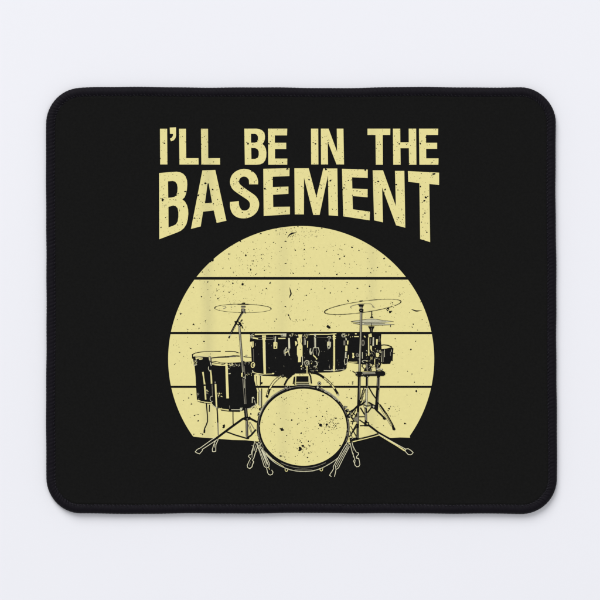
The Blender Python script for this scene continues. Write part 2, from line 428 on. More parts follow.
SPOT = {'I1': [(164.4, 143.3, .9), (163, 142.4, .5), (164.5, 140.5, .3)], 'L1': [(182.5, 136.5, .5), (185.8, 142, .6), (180.5, 137, .35), (191.5, 162, .5), (196.3, 160.8, .4), (188, 163.5, .4)],
        'L2': [(204.5, 136.5, .6), (207.8, 142, .5), (202.2, 137.6, .4), (213.5, 161.9, .5), (210, 163.4, .4)],
        'B1': [(248, 143.6, .95), (246.6, 142.4, .5), (257, 141.5, .5), (262, 135, .3), (261.3, 147, .4), (264, 150.5, .35), (253, 144.7, .5), (255, 163, .35)],
        'E1': [(269, 143.7, .95), (270.2, 141.5, .5), (279, 145, .4), (284, 130, .4), (282.5, 162.6, .6), (280, 163.5, .4), (276.5, 161.7, .4), (273.2, 137, .4)],
        'I2': [(315.5, 143.7, .95), (313.6, 142.6, .5), (315.4, 140.7, .35)],
        'N1': [(337.5, 137.8, .6), (327.3, 140.6, .5), (325, 136.8, .4), (328.5, 142.5, .5), (322.5, 137.6, .5), (326.7, 144, .4), (342.3, 156.5, .4), (340, 158.3, .4), (323.6, 159, .5), (339.8, 160.6, .3)],
        'T1': [(379.5, 142, .45), (377.8, 144.5, .4), (380.5, 144.3, .4), (379, 151, .4), (376.3, 148.3, .4)],
        'H1': [(399.4, 143.8, .9), (397.6, 142.5, .5), (406.5, 144.5, .5), (414.5, 140, .5), (411, 154, .4), (409.5, 163.5, .5), (413.5, 162, .4)],
        'E2': [(420.3, 143.7, .95), (421.7, 141, .5), (429.5, 144.7, .4), (426, 137.3, .6), (435.5, 129.8, .5), (432, 162.5, .7), (434, 160.6, .4)],
        'B2': [(162.7, 199.8, 1.5), (161, 198.5, .7), (163.8, 194.8, .5), (164.8, 197.6, .5), (176.3, 195.2, .9), (178, 193.5, .6), (185, 191.5, .9, 1.5), (176, 200, .7), (170, 199.5, .4), (173.3, 199.6, .4), (161.8, 187, .4), (172.8, 174.3, .4),
               (183.8, 206.5, .6), (179.6, 210.8, .5), (165.5, 217.5, .5), (182.3, 222.2, .4), (161, 227.5, .6), (177.8, 225, .5), (182.3, 224.6, .5)],
        'A': [(205.3, 183.2, .9, 1.5), (202, 184.6, .6), (198.4, 195.3, 1.0), (212.5, 189.5, .9), (204, 194.6, .5), (217, 185.5, .4), (213.5, 203.8, .7), (210, 203.3, .4), (217.6, 199.5, .5), (194.5, 218, .7, 1.6), (199.5, 218.3, .5), (221.5, 218.5, .5), (218.7, 204, .4), (197.5, 221, .4)],
        'S': [(241.4, 188.6, .95), (243.2, 188.2, .6), (238.5, 181.6, .6), (233.8, 183.9, .6), (236.7, 182.1, .4), (239.2, 192.2, .5), (241.5, 193.5, .5), (252, 171.3, .7, 1.5), (254.4, 182, .6), (249.3, 196.8, .5), (242.5, 212.3, .5), (248.9, 214.2, .7), (237.3, 207, .5), (231.5, 205, .4), (248, 211.5, .4), (236.5, 209, .4), (242, 191.5, .4), (235, 212, .4)],
        'E3': [(264.8, 188.6, 1.2), (265.2, 184.7, .5), (272.2, 179.3, .6), (269, 180.6, .5), (287.5, 169, .9, 1.5), (277.5, 189.5, .6), (280.2, 188, .5), (277, 191, .4), (285.3, 211.3, .7), (282, 212.3, .5), (279, 213.4, .5), (268.3, 208.6, .5), (270, 208.7, .4), (267, 201.5, .4), (278.5, 208.8, .4), (286, 189.7, .4), (275, 171, .4)],
        'M': [(309, 179.6, .8), (330.5, 180.5, 1.0), (326, 169.3, .9, 1.4), (320.7, 176.6, .6), (301.5, 186.3, .5), (303.2, 188, .5), (320, 184.5, .6), (316.5, 196.8, .6), (321, 198, .5), (317, 203, .4), (311, 201.5, .5), (332.5, 209.3, .5), (336.5, 209.5, .4), (311.5, 188, .4), (321.3, 188.3, .5), (328, 181.8, .5), (335.5, 193, .4), (319, 205, .4)],
        'E4': [(344, 188, 1.1), (344.4, 184.8, .6), (342.5, 189.5, .7), (348.3, 180.5, .7, 1.5), (351.3, 179.9, .5), (365.3, 170.2, .8, 1.4), (357, 190.7, .6), (360, 191.5, .6), (353.5, 190.5, .5), (365, 215, .8), (361.5, 217, .6), (358.3, 211.8, .5), (346, 209.8, .5), (346, 202.5, .5), (357.8, 170, .4), (362.3, 194, .4), (352.3, 195.3, .6), (351.6, 170.5, .3)],
        'N2': [(378.4, 181.6, .8, 1.5), (375.3, 182.6, .5), (385.2, 189.5, 1.0), (396, 184.7, .9, 1.3), (398, 190, .6), (380.5, 184.6, .4), (378.4, 192.5, .4), (384.3, 193, .6), (398.3, 217.6, .8), (403.5, 215, .5), (402.5, 219.5, .4), (397, 219.2, .5), (403.6, 223, .4), (375.8, 213.4, .6, 1.6), (377, 178, .3), (391.8, 204.3, .3), (383, 181.5, .4)],
        'T2': [(426, 197.5, 1.2), (424.2, 200.8, 1.1), (427.6, 196.5, .6), (420.4, 186.7, .9), (433.6, 174, 1.0, 1.7), (431.8, 175.3, .5), (421.4, 173.6, .5), (420.8, 178, .4), (424.7, 213.2, .8), (423, 217, .6), (424.7, 192, .5), (422.5, 202.3, .5), (427, 202, .5), (426.8, 232.3, .7), (425.8, 230.7, .4), (421.5, 222.3, .5), (425, 223, .4), (423, 209, .4), (425, 211, .5)]}
WORDS = [['I1', 'apostrophe', 'L1', 'L2'], ['B1', 'E1'], ['I2', 'N1'], ['T1', 'H1', 'E2'], ['B2', 'A', 'S', 'E3', 'M', 'E4', 'N2', 'T2']]
for wl in WORDS:
    ink = Ink('printed_word')
    for k in wl:
        shp = L[k]
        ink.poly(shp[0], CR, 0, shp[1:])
        wear(ink, [shp[0]], SPOT.get(k, []), .07, 1, rmax=.42, clusters=1 if k in ('A', 'B2', 'S', 'M', 'N2', 'T2') else 0)
    ink.build(cloth)

# ------------------------------------------------------------------ sun in four stripes
CX, CY, R = 301.2, 359.0, 133.0
def arc_x(y): return math.sqrt(max(0, R * R - (y - CY) ** 2))
def stripe_shape(ya, yb):
    n = 40; l, r = [], []
    for i in range(n + 1):
        if ya < 228:                              # finer towards the top of the disc
            y = ya + (yb - ya) * (i / n) ** 2
        else: y = ya + (yb - ya) * i / n
        r.append((CX + arc_x(y), y)); l.append((CX - arc_x(y), y))
    return r, l
bands = [(CY - R, 277.0), (279.7, 332.0), (334.2, 385.8), (387.9, 437)]
SUNSPOT = [(245.8, 255.3, .9), (253.3, 261, .8), (250.8, 269.8, 1), (253, 242, .5), (254, 249.4, .6), (228.8, 254, .7, 1.5), (223, 268.4, .55), (208.4, 270, .45), (202.6, 272, .5), (261.5, 254.7, .5), (261.5, 258.2, .7),
  (255.7, 274.5, .6), (233.5, 272.2, .5), (230.5, 268, .5), (212.8, 260.2, 1.4), (210.5, 261.5, 1), (240.3, 241.0, 1), (260.8, 233.6, .7, 1.7), (286.6, 232.5, .6), (285.7, 241.3, .7, 1.6), (294.4, 227.3, .6), (302.2, 227.8, .6), (298, 226.5, .6), (276, 230.8, .5), (273.4, 242.4, .6),
  (265.3, 242.4, .45), (281.4, 247.3, .55), (295.4, 250.2, .7), (304.3, 249.4, .7), (304.3, 259.3, .5), (285.7, 263.4, .6, 1.6), (293.3, 273.3, .65), (319.5, 273.3, .55), (326.5, 251.4, .6), (321.8, 228.4, .7), (264.7, 270.4, .5),
  (270, 272.8, .4), (352, 247.3, .8, 1.6), (344.3, 256.4, .8), (338.2, 254.4, .7), (339.6, 258.8, .7), (334, 262.3, .6), (344.8, 263.4, .5), (342, 250, .5), (336.7, 274.3, .6), (377.5, 267.5, .55), (384, 258.4, .8, 1.5), (390, 266.3, .7),
  (370.5, 272.5, .5), (367.6, 268.4, .5), (344.5, 244.5, .5), (359, 250.5, .6), (318.7, 230.2, .4), (310.5, 231.7, .4), (193.4, 287.5, .6), (201.6, 296.6, .8), (180.5, 313.8, .9), (193.4, 324.3, 1.1), (177.3, 319.6, .45), (205.3, 320.8, .7), (207.7, 282, .6),
  (207.7, 289.6, .5), (218.8, 284.6, .9), (217, 290.8, .7), (229.3, 292.2, .8), (232.8, 283.4, .9), (218, 298.6, .7), (187.8, 329.5, .5), (199, 328.3, .6), (202.4, 272, .6), (242.6, 284.3, 1.05), (270, 283, .8, 1.4), (266.3, 288.4, .65), (262.7, 290, .55),
  (297.4, 289.4, .55), (292.5, 299.5, .55), (288.4, 315, 1), (274.7, 321.3, .5), (296.3, 320, .5), (285.2, 306.5, .6, 1.6), (255.4, 286, .5), (319.3, 273.3, .5), (336.8, 274.7, .6, 1.4), (347.3, 282.3, .65), (311.3, 289.3, .6), (325, 288.4, .6), (330.3, 293, .65),
  (341.7, 291.6, .6), (357.2, 288.4, .75), (306.4, 295.3, .75), (347.8, 300.3, .8), (348.4, 301.6, .6), (328.2, 326.4, 1.4), (329.4, 327.6, 1.3), (336.4, 326.6, .4), (320.4, 330.4, .5), (303.5, 320.2, .5), (388.3, 308.5, 1.2), (387.5, 310.3, .9), (390, 312, 1.1),
  (391.6, 311.2, .7), (392.4, 302.7, .8), (400, 294.7, .7), (369.7, 286.3, .8), (380.8, 290.8, .6), (413.4, 324.3, .7), (412.3, 327.2, .6), (409.5, 312.5, .4), (422.2, 319.6, .45), (426.8, 322.5, .45), (417.5, 330, .5), (386, 271.8, .55),
  (411, 349.6, 1.1), (415.6, 341.3, .55), (395.2, 338.8, .6), (407.5, 371.4, .55), (414.4, 382.3, .55), (412, 374, .5), (416.4, 391.3, 1.1), (422, 368.5, .45), (398, 382, .5), (179.8, 352.5, .6), (174.5, 364.3, .5), (190.8, 348.5, .7, 1.4), (204, 341.5, .9),
  (183.7, 356.3, .4), (197.6, 344.4, .4), (194.5, 415.5, .8), (198, 420.8, .7), (202.5, 434.3, .7), (193.7, 434.3, .5), (191.5, 394.5, .6, 1.5), (191.5, 404, .6, 1.6), (183.5, 400.5, .45), (188.5, 398, .5, 1.7), (197, 414.5, .45), (198.5, 414.5, .4), (389, 408.5, 1.0), (388, 410.3, .6), (390.3, 407, .5),
  (405, 423.5, .8, 1.6), (383.5, 425.5, .5), (377, 427.5, .6), (395.5, 409.3, .4), (397, 411.5, .4), (385.7, 403.5, .5), (390.5, 416, .4), (352.9, 382, .8), (352.6, 383.8, .8), (351.3, 398.3, .8), (347, 397.3, .55), (349.5, 389.3, .4), (348.5, 383.2, .4),
  (224, 425.4, 1.4), (223.6, 427, 1.3), (250.8, 413.8, .9), (241.7, 431.5, .85), (215.4, 422.4, .4), (237, 355, .3)]
for bi, (ya, yb) in enumerate(bands):
    ink = Ink('sun_stripe')
    r_, l_ = stripe_shape(ya, yb)
    if bi == 3:
        edge = [(410, 437.7), (400, 437.4), (391, 438), (384, 437), (378, 434.2), (366, 437.5), (350, 442), (256, 441.4), (246, 440.2), (232, 439.9), (214, 438.4), (203, 437.6), (193.6, 436.7)]
        r_ = [p for p in r_ if p[1] < 436.2]; l_ = [p for p in l_ if p[1] < 436.2]
        shp = r_ + edge + l_[::-1]
    else:
        shp = r_ + l_[::-1]
    clean = [shp[0]]
    for p in shp[1:]:
        if (Vector(p) - Vector(clean[-1])).length > 1e-4: clean.append(p)
    if (Vector(clean[0]) - Vector(clean[-1])).length < 1e-4: clean.pop()
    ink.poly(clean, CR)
    sp = [s for s in SUNSPOT if ya - 1.5 < s[1] < yb + 1.5]
    wear(ink, [clean], sp, (.036, .028, .015, .014)[bi], 1, rmax=.46, clusters=(12, 7, 2, 1)[bi])
    if bi == 0:
        ink.line([(287.4, 237.8), (289.2, 235.2), (291.5, 233.6), (294, 233), (296.8, 232.5)], 1.5, K, 1, sm=True, taper=True)
        for _ in range(45):                                   # worn patch by the top of the disc and to its left
            ink.blob((rnd.gauss(305, 14), rnd.gauss(233.5, 2.4)), rnd.uniform(.15, .42), K, 1, rnd.uniform(1, 2.2), 5, 0)
        for _ in range(60):
            p = (rnd.gauss(252, 13), rnd.gauss(258, 10))
            if inside(p, clean): ink.blob(p, rnd.uniform(.15, .42), K, 1, rnd.uniform(1, 1.6), 5)
    if bi == 1:
        ink.line([(289.6, 287.3), (290.3, 290.5), (291, 293.7), (290, 296), (289.4, 298.3)], 1.4, K, 1, sm=True, taper=True)
        ink.line([(411, 309.2), (413.3, 310), (415.8, 310.9), (418.5, 310.9), (422, 310.2)], 1.3, K, 1, sm=True, taper=True)
        ink.line([(288.9, 315.8), (290, 318.5), (291.3, 320.4)], .7, K, 1, sm=True, taper=True)
        for x, y in ((292.4, 321), (294, 321.5), (295.6, 322), (297.3, 321.6), (296, 319.5), (299.5, 319.8), (303, 319.6)): ink.blob((x, y), .33, K, 1)
        for _ in range(80):
            p = (rnd.gauss(230, 11), rnd.gauss(290, 8))
            if inside(p, clean): ink.blob(p, rnd.uniform(.14, .38), K, 1, rnd.uniform(1, 1.6), 5)
        for p in ((391, 302), (393, 304.5), (390.5, 303.8), (394.5, 305.3), (392, 306), (386.5, 309.5), (399, 296), (402, 294)): ink.blob(p, .45, K, 1)
    if bi == 3:
        for i in range(14):
            t = i / 14 * 6.28; ink.blob((394 + 5.5 * math.cos(t) + rnd.uniform(-1, 1), 411 + 5 * math.sin(t) + rnd.uniform(-1, 1)), rnd.uniform(.18, .4), K, 1)
    ink.build(cloth)
#KIT
# ------------------------------------------------------------------ the printed drum kit, back to front
# left crash cymbal (outline only)
i = Ink('printed_cymbal', 2)
i.oval((242.9, 308.4), 28.4, 4.25, .4, K, 0, .9, 0, 172, rag=.3).oval((242.9, 308.4), 28.4, 4.25, .5, K, 0, .9, 176, 356, rag=.3)
i.oval((242.9, 308.4), 28.2, 4.1, .9, K, 0, .9, 170, 200).oval((242.9, 308.4), 28.2, 4.1, 1.0, K, 0, .9, 345, 368)
i.line([(237.5, 304.2), (248.5, 304.3)], .9, K, 0)
i.line([(222.5, 306.3), (225.3, 306), (225.2, 308.2), (223.3, 308.6)], .5, G, 0)
i.poly([(241.2, 304.6), (241.9, 302.8), (242.6, 303.4), (243.1, 301.4), (243.7, 303.2), (245, 302.2), (245.4, 304.6)], K, 1)
i.poly([(241.3, 305.6), (245.5, 305.6), (245.2, 307.6), (241.5, 307.6)], G, 1)
i.line([(240.7, 306.9), (246, 306.9)], .6, K, 2).line([(241.3, 309.4), (245.6, 309.4)], .6, K, 2)
for p in ((248.5, 309.2), (252.3, 310.4), (235, 306.5), (231.5, 307.2), (249.5, 311.2)): i.blob(p, .35, G, 1, 2, 5, 0)
i.build(cloth)

# left cymbal stand
i = Ink('printed_stand', 6)
i.poly([(241.4, 308.4), (244.6, 308.4), (245.3, 312.4), (244, 313.4), (241.6, 312.6)], G, 0)
i.line([(241.8, 308.5), (241.5, 312.5)], .7, K, 1).line([(244.7, 309), (245.2, 312.8)], .7, K, 1).line([(246, 313.3), (244.6, 312)], .8, K, 1)
i.line([(242.9, 311.5), (236.5, 322.4), (230.6, 333.8)], 1.9, K, 1)
i.line([(242.2, 313.6), (238.4, 320.3)], .5, G, 2).line([(235.4, 325.6), (231.4, 332.6)], .35, G, 2)
i.line([(230.6, 334.2), (229.6, 336)], 1.5, P, 1).line([(229.7, 336.2), (228.7, 338.2)], 1.4, K, 1).blob((227.2, 340), .45, K, 1)
i.poly([(234.3, 321.3), (237.2, 320.8), (241, 322.6), (241.8, 325.4), (239.6, 327.2), (237.3, 324.9), (235.3, 323.6)], K, 2)
i.blob((237.9, 323.2), .9, CR, 3).blob((239.5, 325.6), .6, P, 3)
i.line([(240.6, 321.6), (242.4, 319.6)], 1.2, K, 2).line([(241.4, 325), (243, 328.4)], 1.1, K, 2)
i.line([(242, 322.8), (243.5, 323.6)], .6, K, 2).blob((244.5, 329.8), .4, K, 2).blob((245.8, 327), .4, K, 2)
pole = [(239.2, 325.6), (239.9, 334), (240.7, 343), (241.5, 354), (242.2, 364), (243, 374.5)]
i.line(pole, 2.3, K, 0).line(pole, 1.35, G, 1, rag=.2).line([(x - .35, y) for x, y in pole], .4, P, 2, rag=.7)
i.line([(242.7, 361), (243.9, 376)], 3.6, K, 1).line([(242.6, 361), (243.4, 372)], .8, G, 2).line([(244.2, 366), (244.9, 374)], .6, G, 2)
i.poly([(241.2, 373), (242.6, 372.6), (242.5, 377), (241.2, 376.4)], CR, 3).line([(243, 377.3), (245.6, 377)], .9, P, 3).line([(245.3, 374.4), (245.4, 379)], .6, P, 3)
i.line([(243.4, 376), (244.6, 395), (245.6, 409), (246.5, 419)], 3.4, K, 1)
i.line([(242.7, 378.5), (243.8, 392), (244.7, 404)], .8, G, 2, rag=.3).line([(244.9, 378), (245.5, 390), (246, 404)], .6, G, 2, rag=.3).line([(244, 379), (244.6, 388)], .5, P, 3)
i.line([(245.7, 408), (246.6, 418)], .5, G, 2)
i.poly([(242.3, 417.8), (246, 416.6), (250.8, 417.3), (250.5, 419.6), (246.8, 420.8), (243, 419.6)], K, 2).blob((247.3, 418.8), .7, G, 3)
i.blob((249.6, 417.2), .9, K, 2)
i.line([(246.6, 420), (246.7, 437)], 1.7, G, 1).line([(245.8, 420), (246, 436)], .5, K, 2).line([(247.7, 421), (247.9, 437)], .6, K, 2, rag=.4)
i.line([(248, 424), (251.5, 433.5)], .7, G, 1).line([(249.8, 421.8), (254.4, 429.3)], .8, G, 1).line([(249, 422), (252.2, 433)], .4, K, 2)
# legs
i.line([(246.5, 417.8), (242.6, 418.9), (230, 428), (217.5, 437.4), (214, 440)], 2.1, K, 1)
i.line([(250, 418.4), (257, 422)], 2.0, K, 1)
i.line([(225.6, 431.4), (235, 434.9), (247.2, 438.5)], 1.3, K, 1).line([(246.6, 438.4), (251, 435.3), (256, 429.5)], 1.7, K, 1)
i.poly([(246, 437.5), (249.5, 436.6), (249, 439), (246.5, 439.2)], K, 1)
i.line([(215.6, 437.3), (211.8, 439.6), (200.2, 448)], .68, O, 2).line([(217.6, 439.2), (212.6, 442.6), (202.3, 449.4)], .68, O, 2)
i.line([(200.2, 448), (197.2, 449.4), (195.2, 451.9), (197.2, 453.1), (199.6, 453.8), (202.4, 450.6), (202.2, 448.9)], .68, O, 2)
i.line([(218.4, 439.2), (216, 444.6), (215.8, 447), (215.8, 451.1), (214, 451.8), (212.5, 451.4), (212.3, 449.2), (213.7, 444.8), (215.5, 440.9)], .65, O, 2)
i.line([(214.9, 444.2), (214.2, 447.5)], .5, P, 2)
# front leg with its rubber foot, outlined on the black
i.line([(253.6, 439.6), (254.6, 441.8), (253.6, 446), (252, 450.8), (251.2, 454.6), (249.2, 454.9), (248.3, 456.4), (250.6, 458.6), (249, 461.4), (247.2, 465.4), (247.6, 467.6), (249.9, 468.5), (252, 466.8), (252.7, 464), (253.8, 461.9), (252.4, 460.2), (253.8, 458.2),
        (255, 454), (256.4, 449.5), (257.6, 446.4), (256.4, 443)], .68, O, 2, rag=.25)
i.line([(253.8, 446), (252.6, 452.5), (251.9, 457.6)], .45, P, 2).line([(255.6, 446), (254, 451)], .5, P, 2).line([(250.6, 461.6), (249.4, 465.6)], .4, G, 2)
i.scribble((252.5, 442, 256.6, 453), 9, (CR, P, G), 2, 2.4, .5)
i.build(cloth)

# rear floor tom
i = Ink('printed_floor_tom', 2)
i.line([(192.3, 354.6), (195, 353.2), (198.3, 352.4), (205.7, 351.4), (213, 351.3), (220.8, 351.4)], .85, K, 0, rag=.35)
i.line([(225, 351.5), (230, 351.4), (234.7, 351.6), (239.4, 353.1)], .9, K, 0, rag=.3)
i.line([(192.4, 354), (192.6, 358.6)], 1.1, K, 0)
i.line([(193.4, 356.8), (196, 356), (200, 356.5), (207.7, 357.2)], .5, G, 0)
i.poly([(193, 356.6), (198, 356.9), (203, 357), (208, 357), (211.5, 357.8), (212, 366), (212.6, 384), (212.8, 404), (211, 403.4), (205, 402.6), (199, 401.4), (196.9, 399.8), (196, 386), (195.6, 377), (194.6, 366.6), (193.3, 361)], K, 1)
i.poly([(195.3, 357.6), (199, 357.2), (202.6, 357.7), (202.4, 359.4), (199.5, 359.8), (198.2, 358.6), (196, 359.6)], CR, 2)
i.line([(198.6, 358.9), (202, 358.4)], .4, K, 3)
i.scribble((193.6, 360.4, 197.6, 365.5), 14, (P, G, CR), 2, 2, .5).line([(194, 365.4), (197, 364.6)], .68, O, 2)
i.line([(202.9, 372), (203.7, 378), (204.6, 384), (205.7, 399.6)], 1.5, CR, 2, rag=.15).line([(204.5, 384.4), (204.8, 386)], 1.7, K, 3)
i.scribble((205.5, 388.5, 208.2, 393.8), 9, (P, CR, G), 3, 2, .6, .3)
i.poly([(208.6, 355.8), (211, 356.5), (211.2, 361), (209.7, 361.6), (208.6, 359)], G, 2).line([(209.3, 356.6), (209.6, 360.2)], .6, CR, 3)
i.line([(208.6, 366.6), (208.4, 369), (209.6, 371), (211.2, 370)], .7, P, 2).line([(210.3, 362.4), (211.4, 366)], 1, P, 2)
i.line([(210.6, 370.6), (211.2, 376), (211.6, 383.6)], 1.4, CR, 2, rag=.15).line([(212, 384.4), (212.6, 397)], .6, G, 2)
i.oval((212, 398.8), 1.9, 2.6, .55, P, 3).scribble((197, 393, 200.2, 399), 6, (P, G), 2, 2.2, .55)
i.line([(197.6, 400.2), (201, 401.5), (205, 402.2), (212, 402.9)], 1.2, CR, 2, rag=.2).line([(197.3, 400.8), (201, 402.5), (206, 403.2), (210.5, 403.4)], .55, K, 3)
i.line([(200, 401.6), (204, 402.4)], .45, K, 3)
i.line([(206.3, 402.2), (206.9, 410), (207.5, 416), (207.5, 421.6), (206, 425.6), (204.7, 428.2), (204.4, 431)], 1.15, K, 2).line([(204.5, 429.6), (204.3, 433)], 1.7, K, 2)
i.line([(209.5, 404.6), (209.3, 411.8)], 1.0, K, 2)
i.build(cloth)

# front floor tom
i = Ink('printed_floor_tom', 4)
i.line([(211.3, 358), (218, 357.2), (228.7, 356.8), (233.3, 355.8), (239.6, 356.1)], 1.0, K, 0, rag=.35).line([(229, 356.9), (236, 356.6)], .5, G, 1)
i.line([(243.5, 356.5), (246, 357), (251.3, 357.4)], .75, K, 0).line([(245, 356.6), (246, 354.9), (247.3, 355.6), (246, 357)], .4, G, 0)
i.poly([(211.3, 361.8), (216, 361.2), (221, 362.6), (229, 362.8), (240, 362.2), (251.6, 361.4), (253, 367), (254, 375), (254.3, 380), (256, 387), (257.4, 392.4), (257.4, 403), (253.4, 406.4), (246.8, 409.6), (240, 411.2), (230, 411), (222, 409.8), (216, 407.8), (212.8, 405), (212.4, 384), (211.6, 366)], K, 1)
i.poly([(212, 362.8), (217, 362), (222, 363.6), (226.4, 363.6), (226.2, 365.9), (220, 365.9), (215, 365.2), (212.2, 364.7)], CR, 2)
i.line([(213, 364), (218, 363.4), (223, 364.5)], .45, K, 3).line([(221.6, 364.9), (225, 363.8)], .7, K, 3)
i.scribble((227.5, 363.4, 240.5, 366.4), 22, (P, G, G, CR), 2, 2.2, .55, .1).scribble((244, 362.4, 250, 364.8), 7, (G, P), 2, 1.6, .5, .2)
i.line([(226.7, 363.2), (226.6, 368)], 1.7, CR, 3).line([(226.6, 366), (226.8, 376), (227.3, 388), (227.7, 398.4)], 2.5, CR, 3, rag=.08)
i.blob((226.1, 370), .5, P, 3).line([(228.6, 373.8), (230.6, 373.4)], .9, P, 2).line([(228.2, 368.2), (229.4, 369)], .8, P, 2).line([(228.9, 364), (231.4, 365.9)], .7, CR, 3)
i.line([(215.1, 381.6), (215.4, 383.4)], 1.3, G, 2).line([(215.5, 384), (215.9, 394), (216.6, 406.8)], 1.5, CR, 2, rag=.15)
i.scribble((217.6, 391.5, 221.8, 397), 11, (CR, P, G), 2, 1.8, .65, .2).blob((219.6, 393.6), .75, CR, 3)
i.line([(212.5, 405), (215, 407), (217.6, 408.3)], .9, P, 2, rag=.3)
i.line([(218.5, 408.1), (223, 409.3), (228.7, 410)], 1.0, CR, 2, rag=.35).line([(231.2, 409.7), (240.2, 409.7)], .68, O, 2).poly([(240, 407.8), (242.6, 407.6), (241.8, 410.4), (240, 410.6)], P, 2)
i.line([(247.3, 408.8), (251, 408)], .8, P, 2, rag=.4).line([(251.5, 407.3), (256.5, 404)], .7, P, 2, rag=.5).line([(221, 410.2), (230, 411.4), (240, 411.6)], .6, K, 3)
i.scribble((220.5, 407.6, 224, 409.6), 4, (CR,), 3, 1.3, .6).line([(229.5, 405.6), (229.8, 408.6)], .5, G, 2)
i.line([(252.2, 403), (252.3, 397.4), (253.6, 397.2), (254.2, 399)], .68, O, 2).line([(254.6, 400.5), (255.4, 404)], .6, P, 2)
i.oval((252.9, 365), 1.7, 2.5, .8, CR, 2, 10).line([(253.2, 364), (253.2, 366.4)], .7, CR, 3).line([(252.3, 370.4), (253.6, 372.6)], .9, P, 2)
i.scribble((246.6, 372.6, 251.6, 375.2), 8, (CR, P), 2, 1.6, .55, .2)
i.line([(217, 408), (217.5, 415), (217.8, 422.6)], 1.3, K, 2).line([(217.8, 422.6), (218.3, 435)], 1.1, G, 2)
i.line([(233, 410.6), (233, 417), (233.2, 425.2)], .95, K, 2)
# leg tube of this drum beside the bass drum
i.poly([(255, 374.2), (258.6, 374.2), (259, 385.8), (257.4, 386), (256.6, 384)], CR, 2)
i.line([(256.4, 376), (256.9, 384.5), (258.4, 388.6)], .6, K, 3).line([(260.4, 376), (260.4, 385.4)], .95, K, 2).blob((261.8, 383), .8, K, 2, 1.4)
i.line([(258, 386.6), (270, 386.6)], 1.6, K, 2).line([(258.2, 388.6), (259.6, 391.4)], .8, G, 3)
i.line([(260, 391), (260, 406)], 1.7, P, 2).line([(261.7, 388.4), (261.7, 408)], .9, K, 2).line([(258.8, 391.5), (258.8, 405)], .55, K, 3)
i.line([(257.8, 393), (257.7, 402.6)], 1.1, CR, 3).scribble((250, 404, 258, 410), 12, (K,), 3, 1.4, .6, .1)
i.build(cloth)

# rack toms: left, middle, right
i = Ink('printed_rack_tom', 4)
i.poly([(249.6, 332.6), (302.2, 332.6), (302.2, 373), (296, 373.6), (290.5, 376.6), (284, 376.9), (276, 376.5), (262, 375.8), (254, 374.6), (252.4, 372), (251.6, 360), (251.0, 347), (249.8, 341), (250.4, 337)], K, 0)
i.line([(254.8, 334.5), (268, 334.2), (281, 334.2)], 1.15, CR, 1, rag=.1).line([(253, 337.9), (258, 338.7)], 1.5, CR, 1)
i.line([(258, 337.4), (274, 337.6)], .4, G, 1).line([(258, 339.4), (274, 339.5)], .4, G, 1).line([(278, 338.5), (285.5, 338.4)], 1.2, CR, 1)
i.poly([(280.4, 333.6), (286.4, 333.4), (286.2, 336.6), (281, 336.4)], P, 1).line([(279.4, 336.6), (283, 335)], .6, K, 2)
i.poly([(250.2, 341.8), (253.6, 341.4), (253.6, 346.6), (252.4, 348), (251, 345.6), (250, 344)], CR, 1).line([(252.2, 342), (252.6, 346.5)], .45, G, 2)
i.scribble((249.8, 333.6, 254, 338.6), 12, (CR, P, G), 2, 1.7, .6, .3).oval((252, 336), 1.1, 1.5, .5, P, 2)
i.line([(255.6, 343), (255.4, 346)], .5, G, 1).line([(253.3, 349), (254, 368)], .4, G, 1)
i.line([(263.8, 335.4), (264.2, 352), (264.8, 374)], 2.4, CR, 2, rag=.05).poly([(262, 335.4), (266, 335.4), (265.8, 339.8), (262.2, 339.6)], CR, 2).line([(262.2, 337.3), (265.6, 337)], .4, K, 3).line([(265.3, 342), (265.7, 366)], .4, P, 3)
i.line([(275.4, 336.4), (275.2, 342)], 1.3, P, 2).scribble((273.6, 335.5, 277.4, 339), 6, (G, P), 2, 1.4, .5)
i.poly([(273.4, 342.4), (275, 341.4), (277.4, 342.6), (277.2, 348.6), (273.6, 349), (273.4, 345)], CR, 2).oval((275.3, 347.2), .8, .9, None, K, 3).line([(276.2, 343), (276, 345.6)], .5, G, 3)
i.line([(289, 338), (289.3, 348.4)], 1.68, O, 2, rag=.12).line([(286.6, 347.4), (284.9, 350), (285.2, 355.6)], .9, P, 2).line([(289.2, 348), (288.6, 352), (289.6, 355.8)], .9, P, 2).line([(285, 353.2), (288.6, 351)], .8, CR, 2)
i.oval((286.6, 350.4), .9, 1.4, .4, P, 3).line([(283.9, 350.5), (284.2, 354)], .5, P, 2)
i.scribble((289, 333.8, 297.6, 337), 16, (CR, P, G), 1, 1.7, .6, .3)
i.poly([(294.9, 341), (296.4, 341.4), (297.5, 343.2), (295.6, 346.2), (295.2, 344)], CR, 2)
i.line([(252.2, 372.2), (258, 373.6), (263, 374.2), (274, 373.9)], .7, CR, 1, rag=.2).line([(272, 373.4), (274.2, 373.3)], 1.0, CR, 2).line([(255, 374.7), (262.4, 375.2)], .5, P, 1)
i.build(cloth)

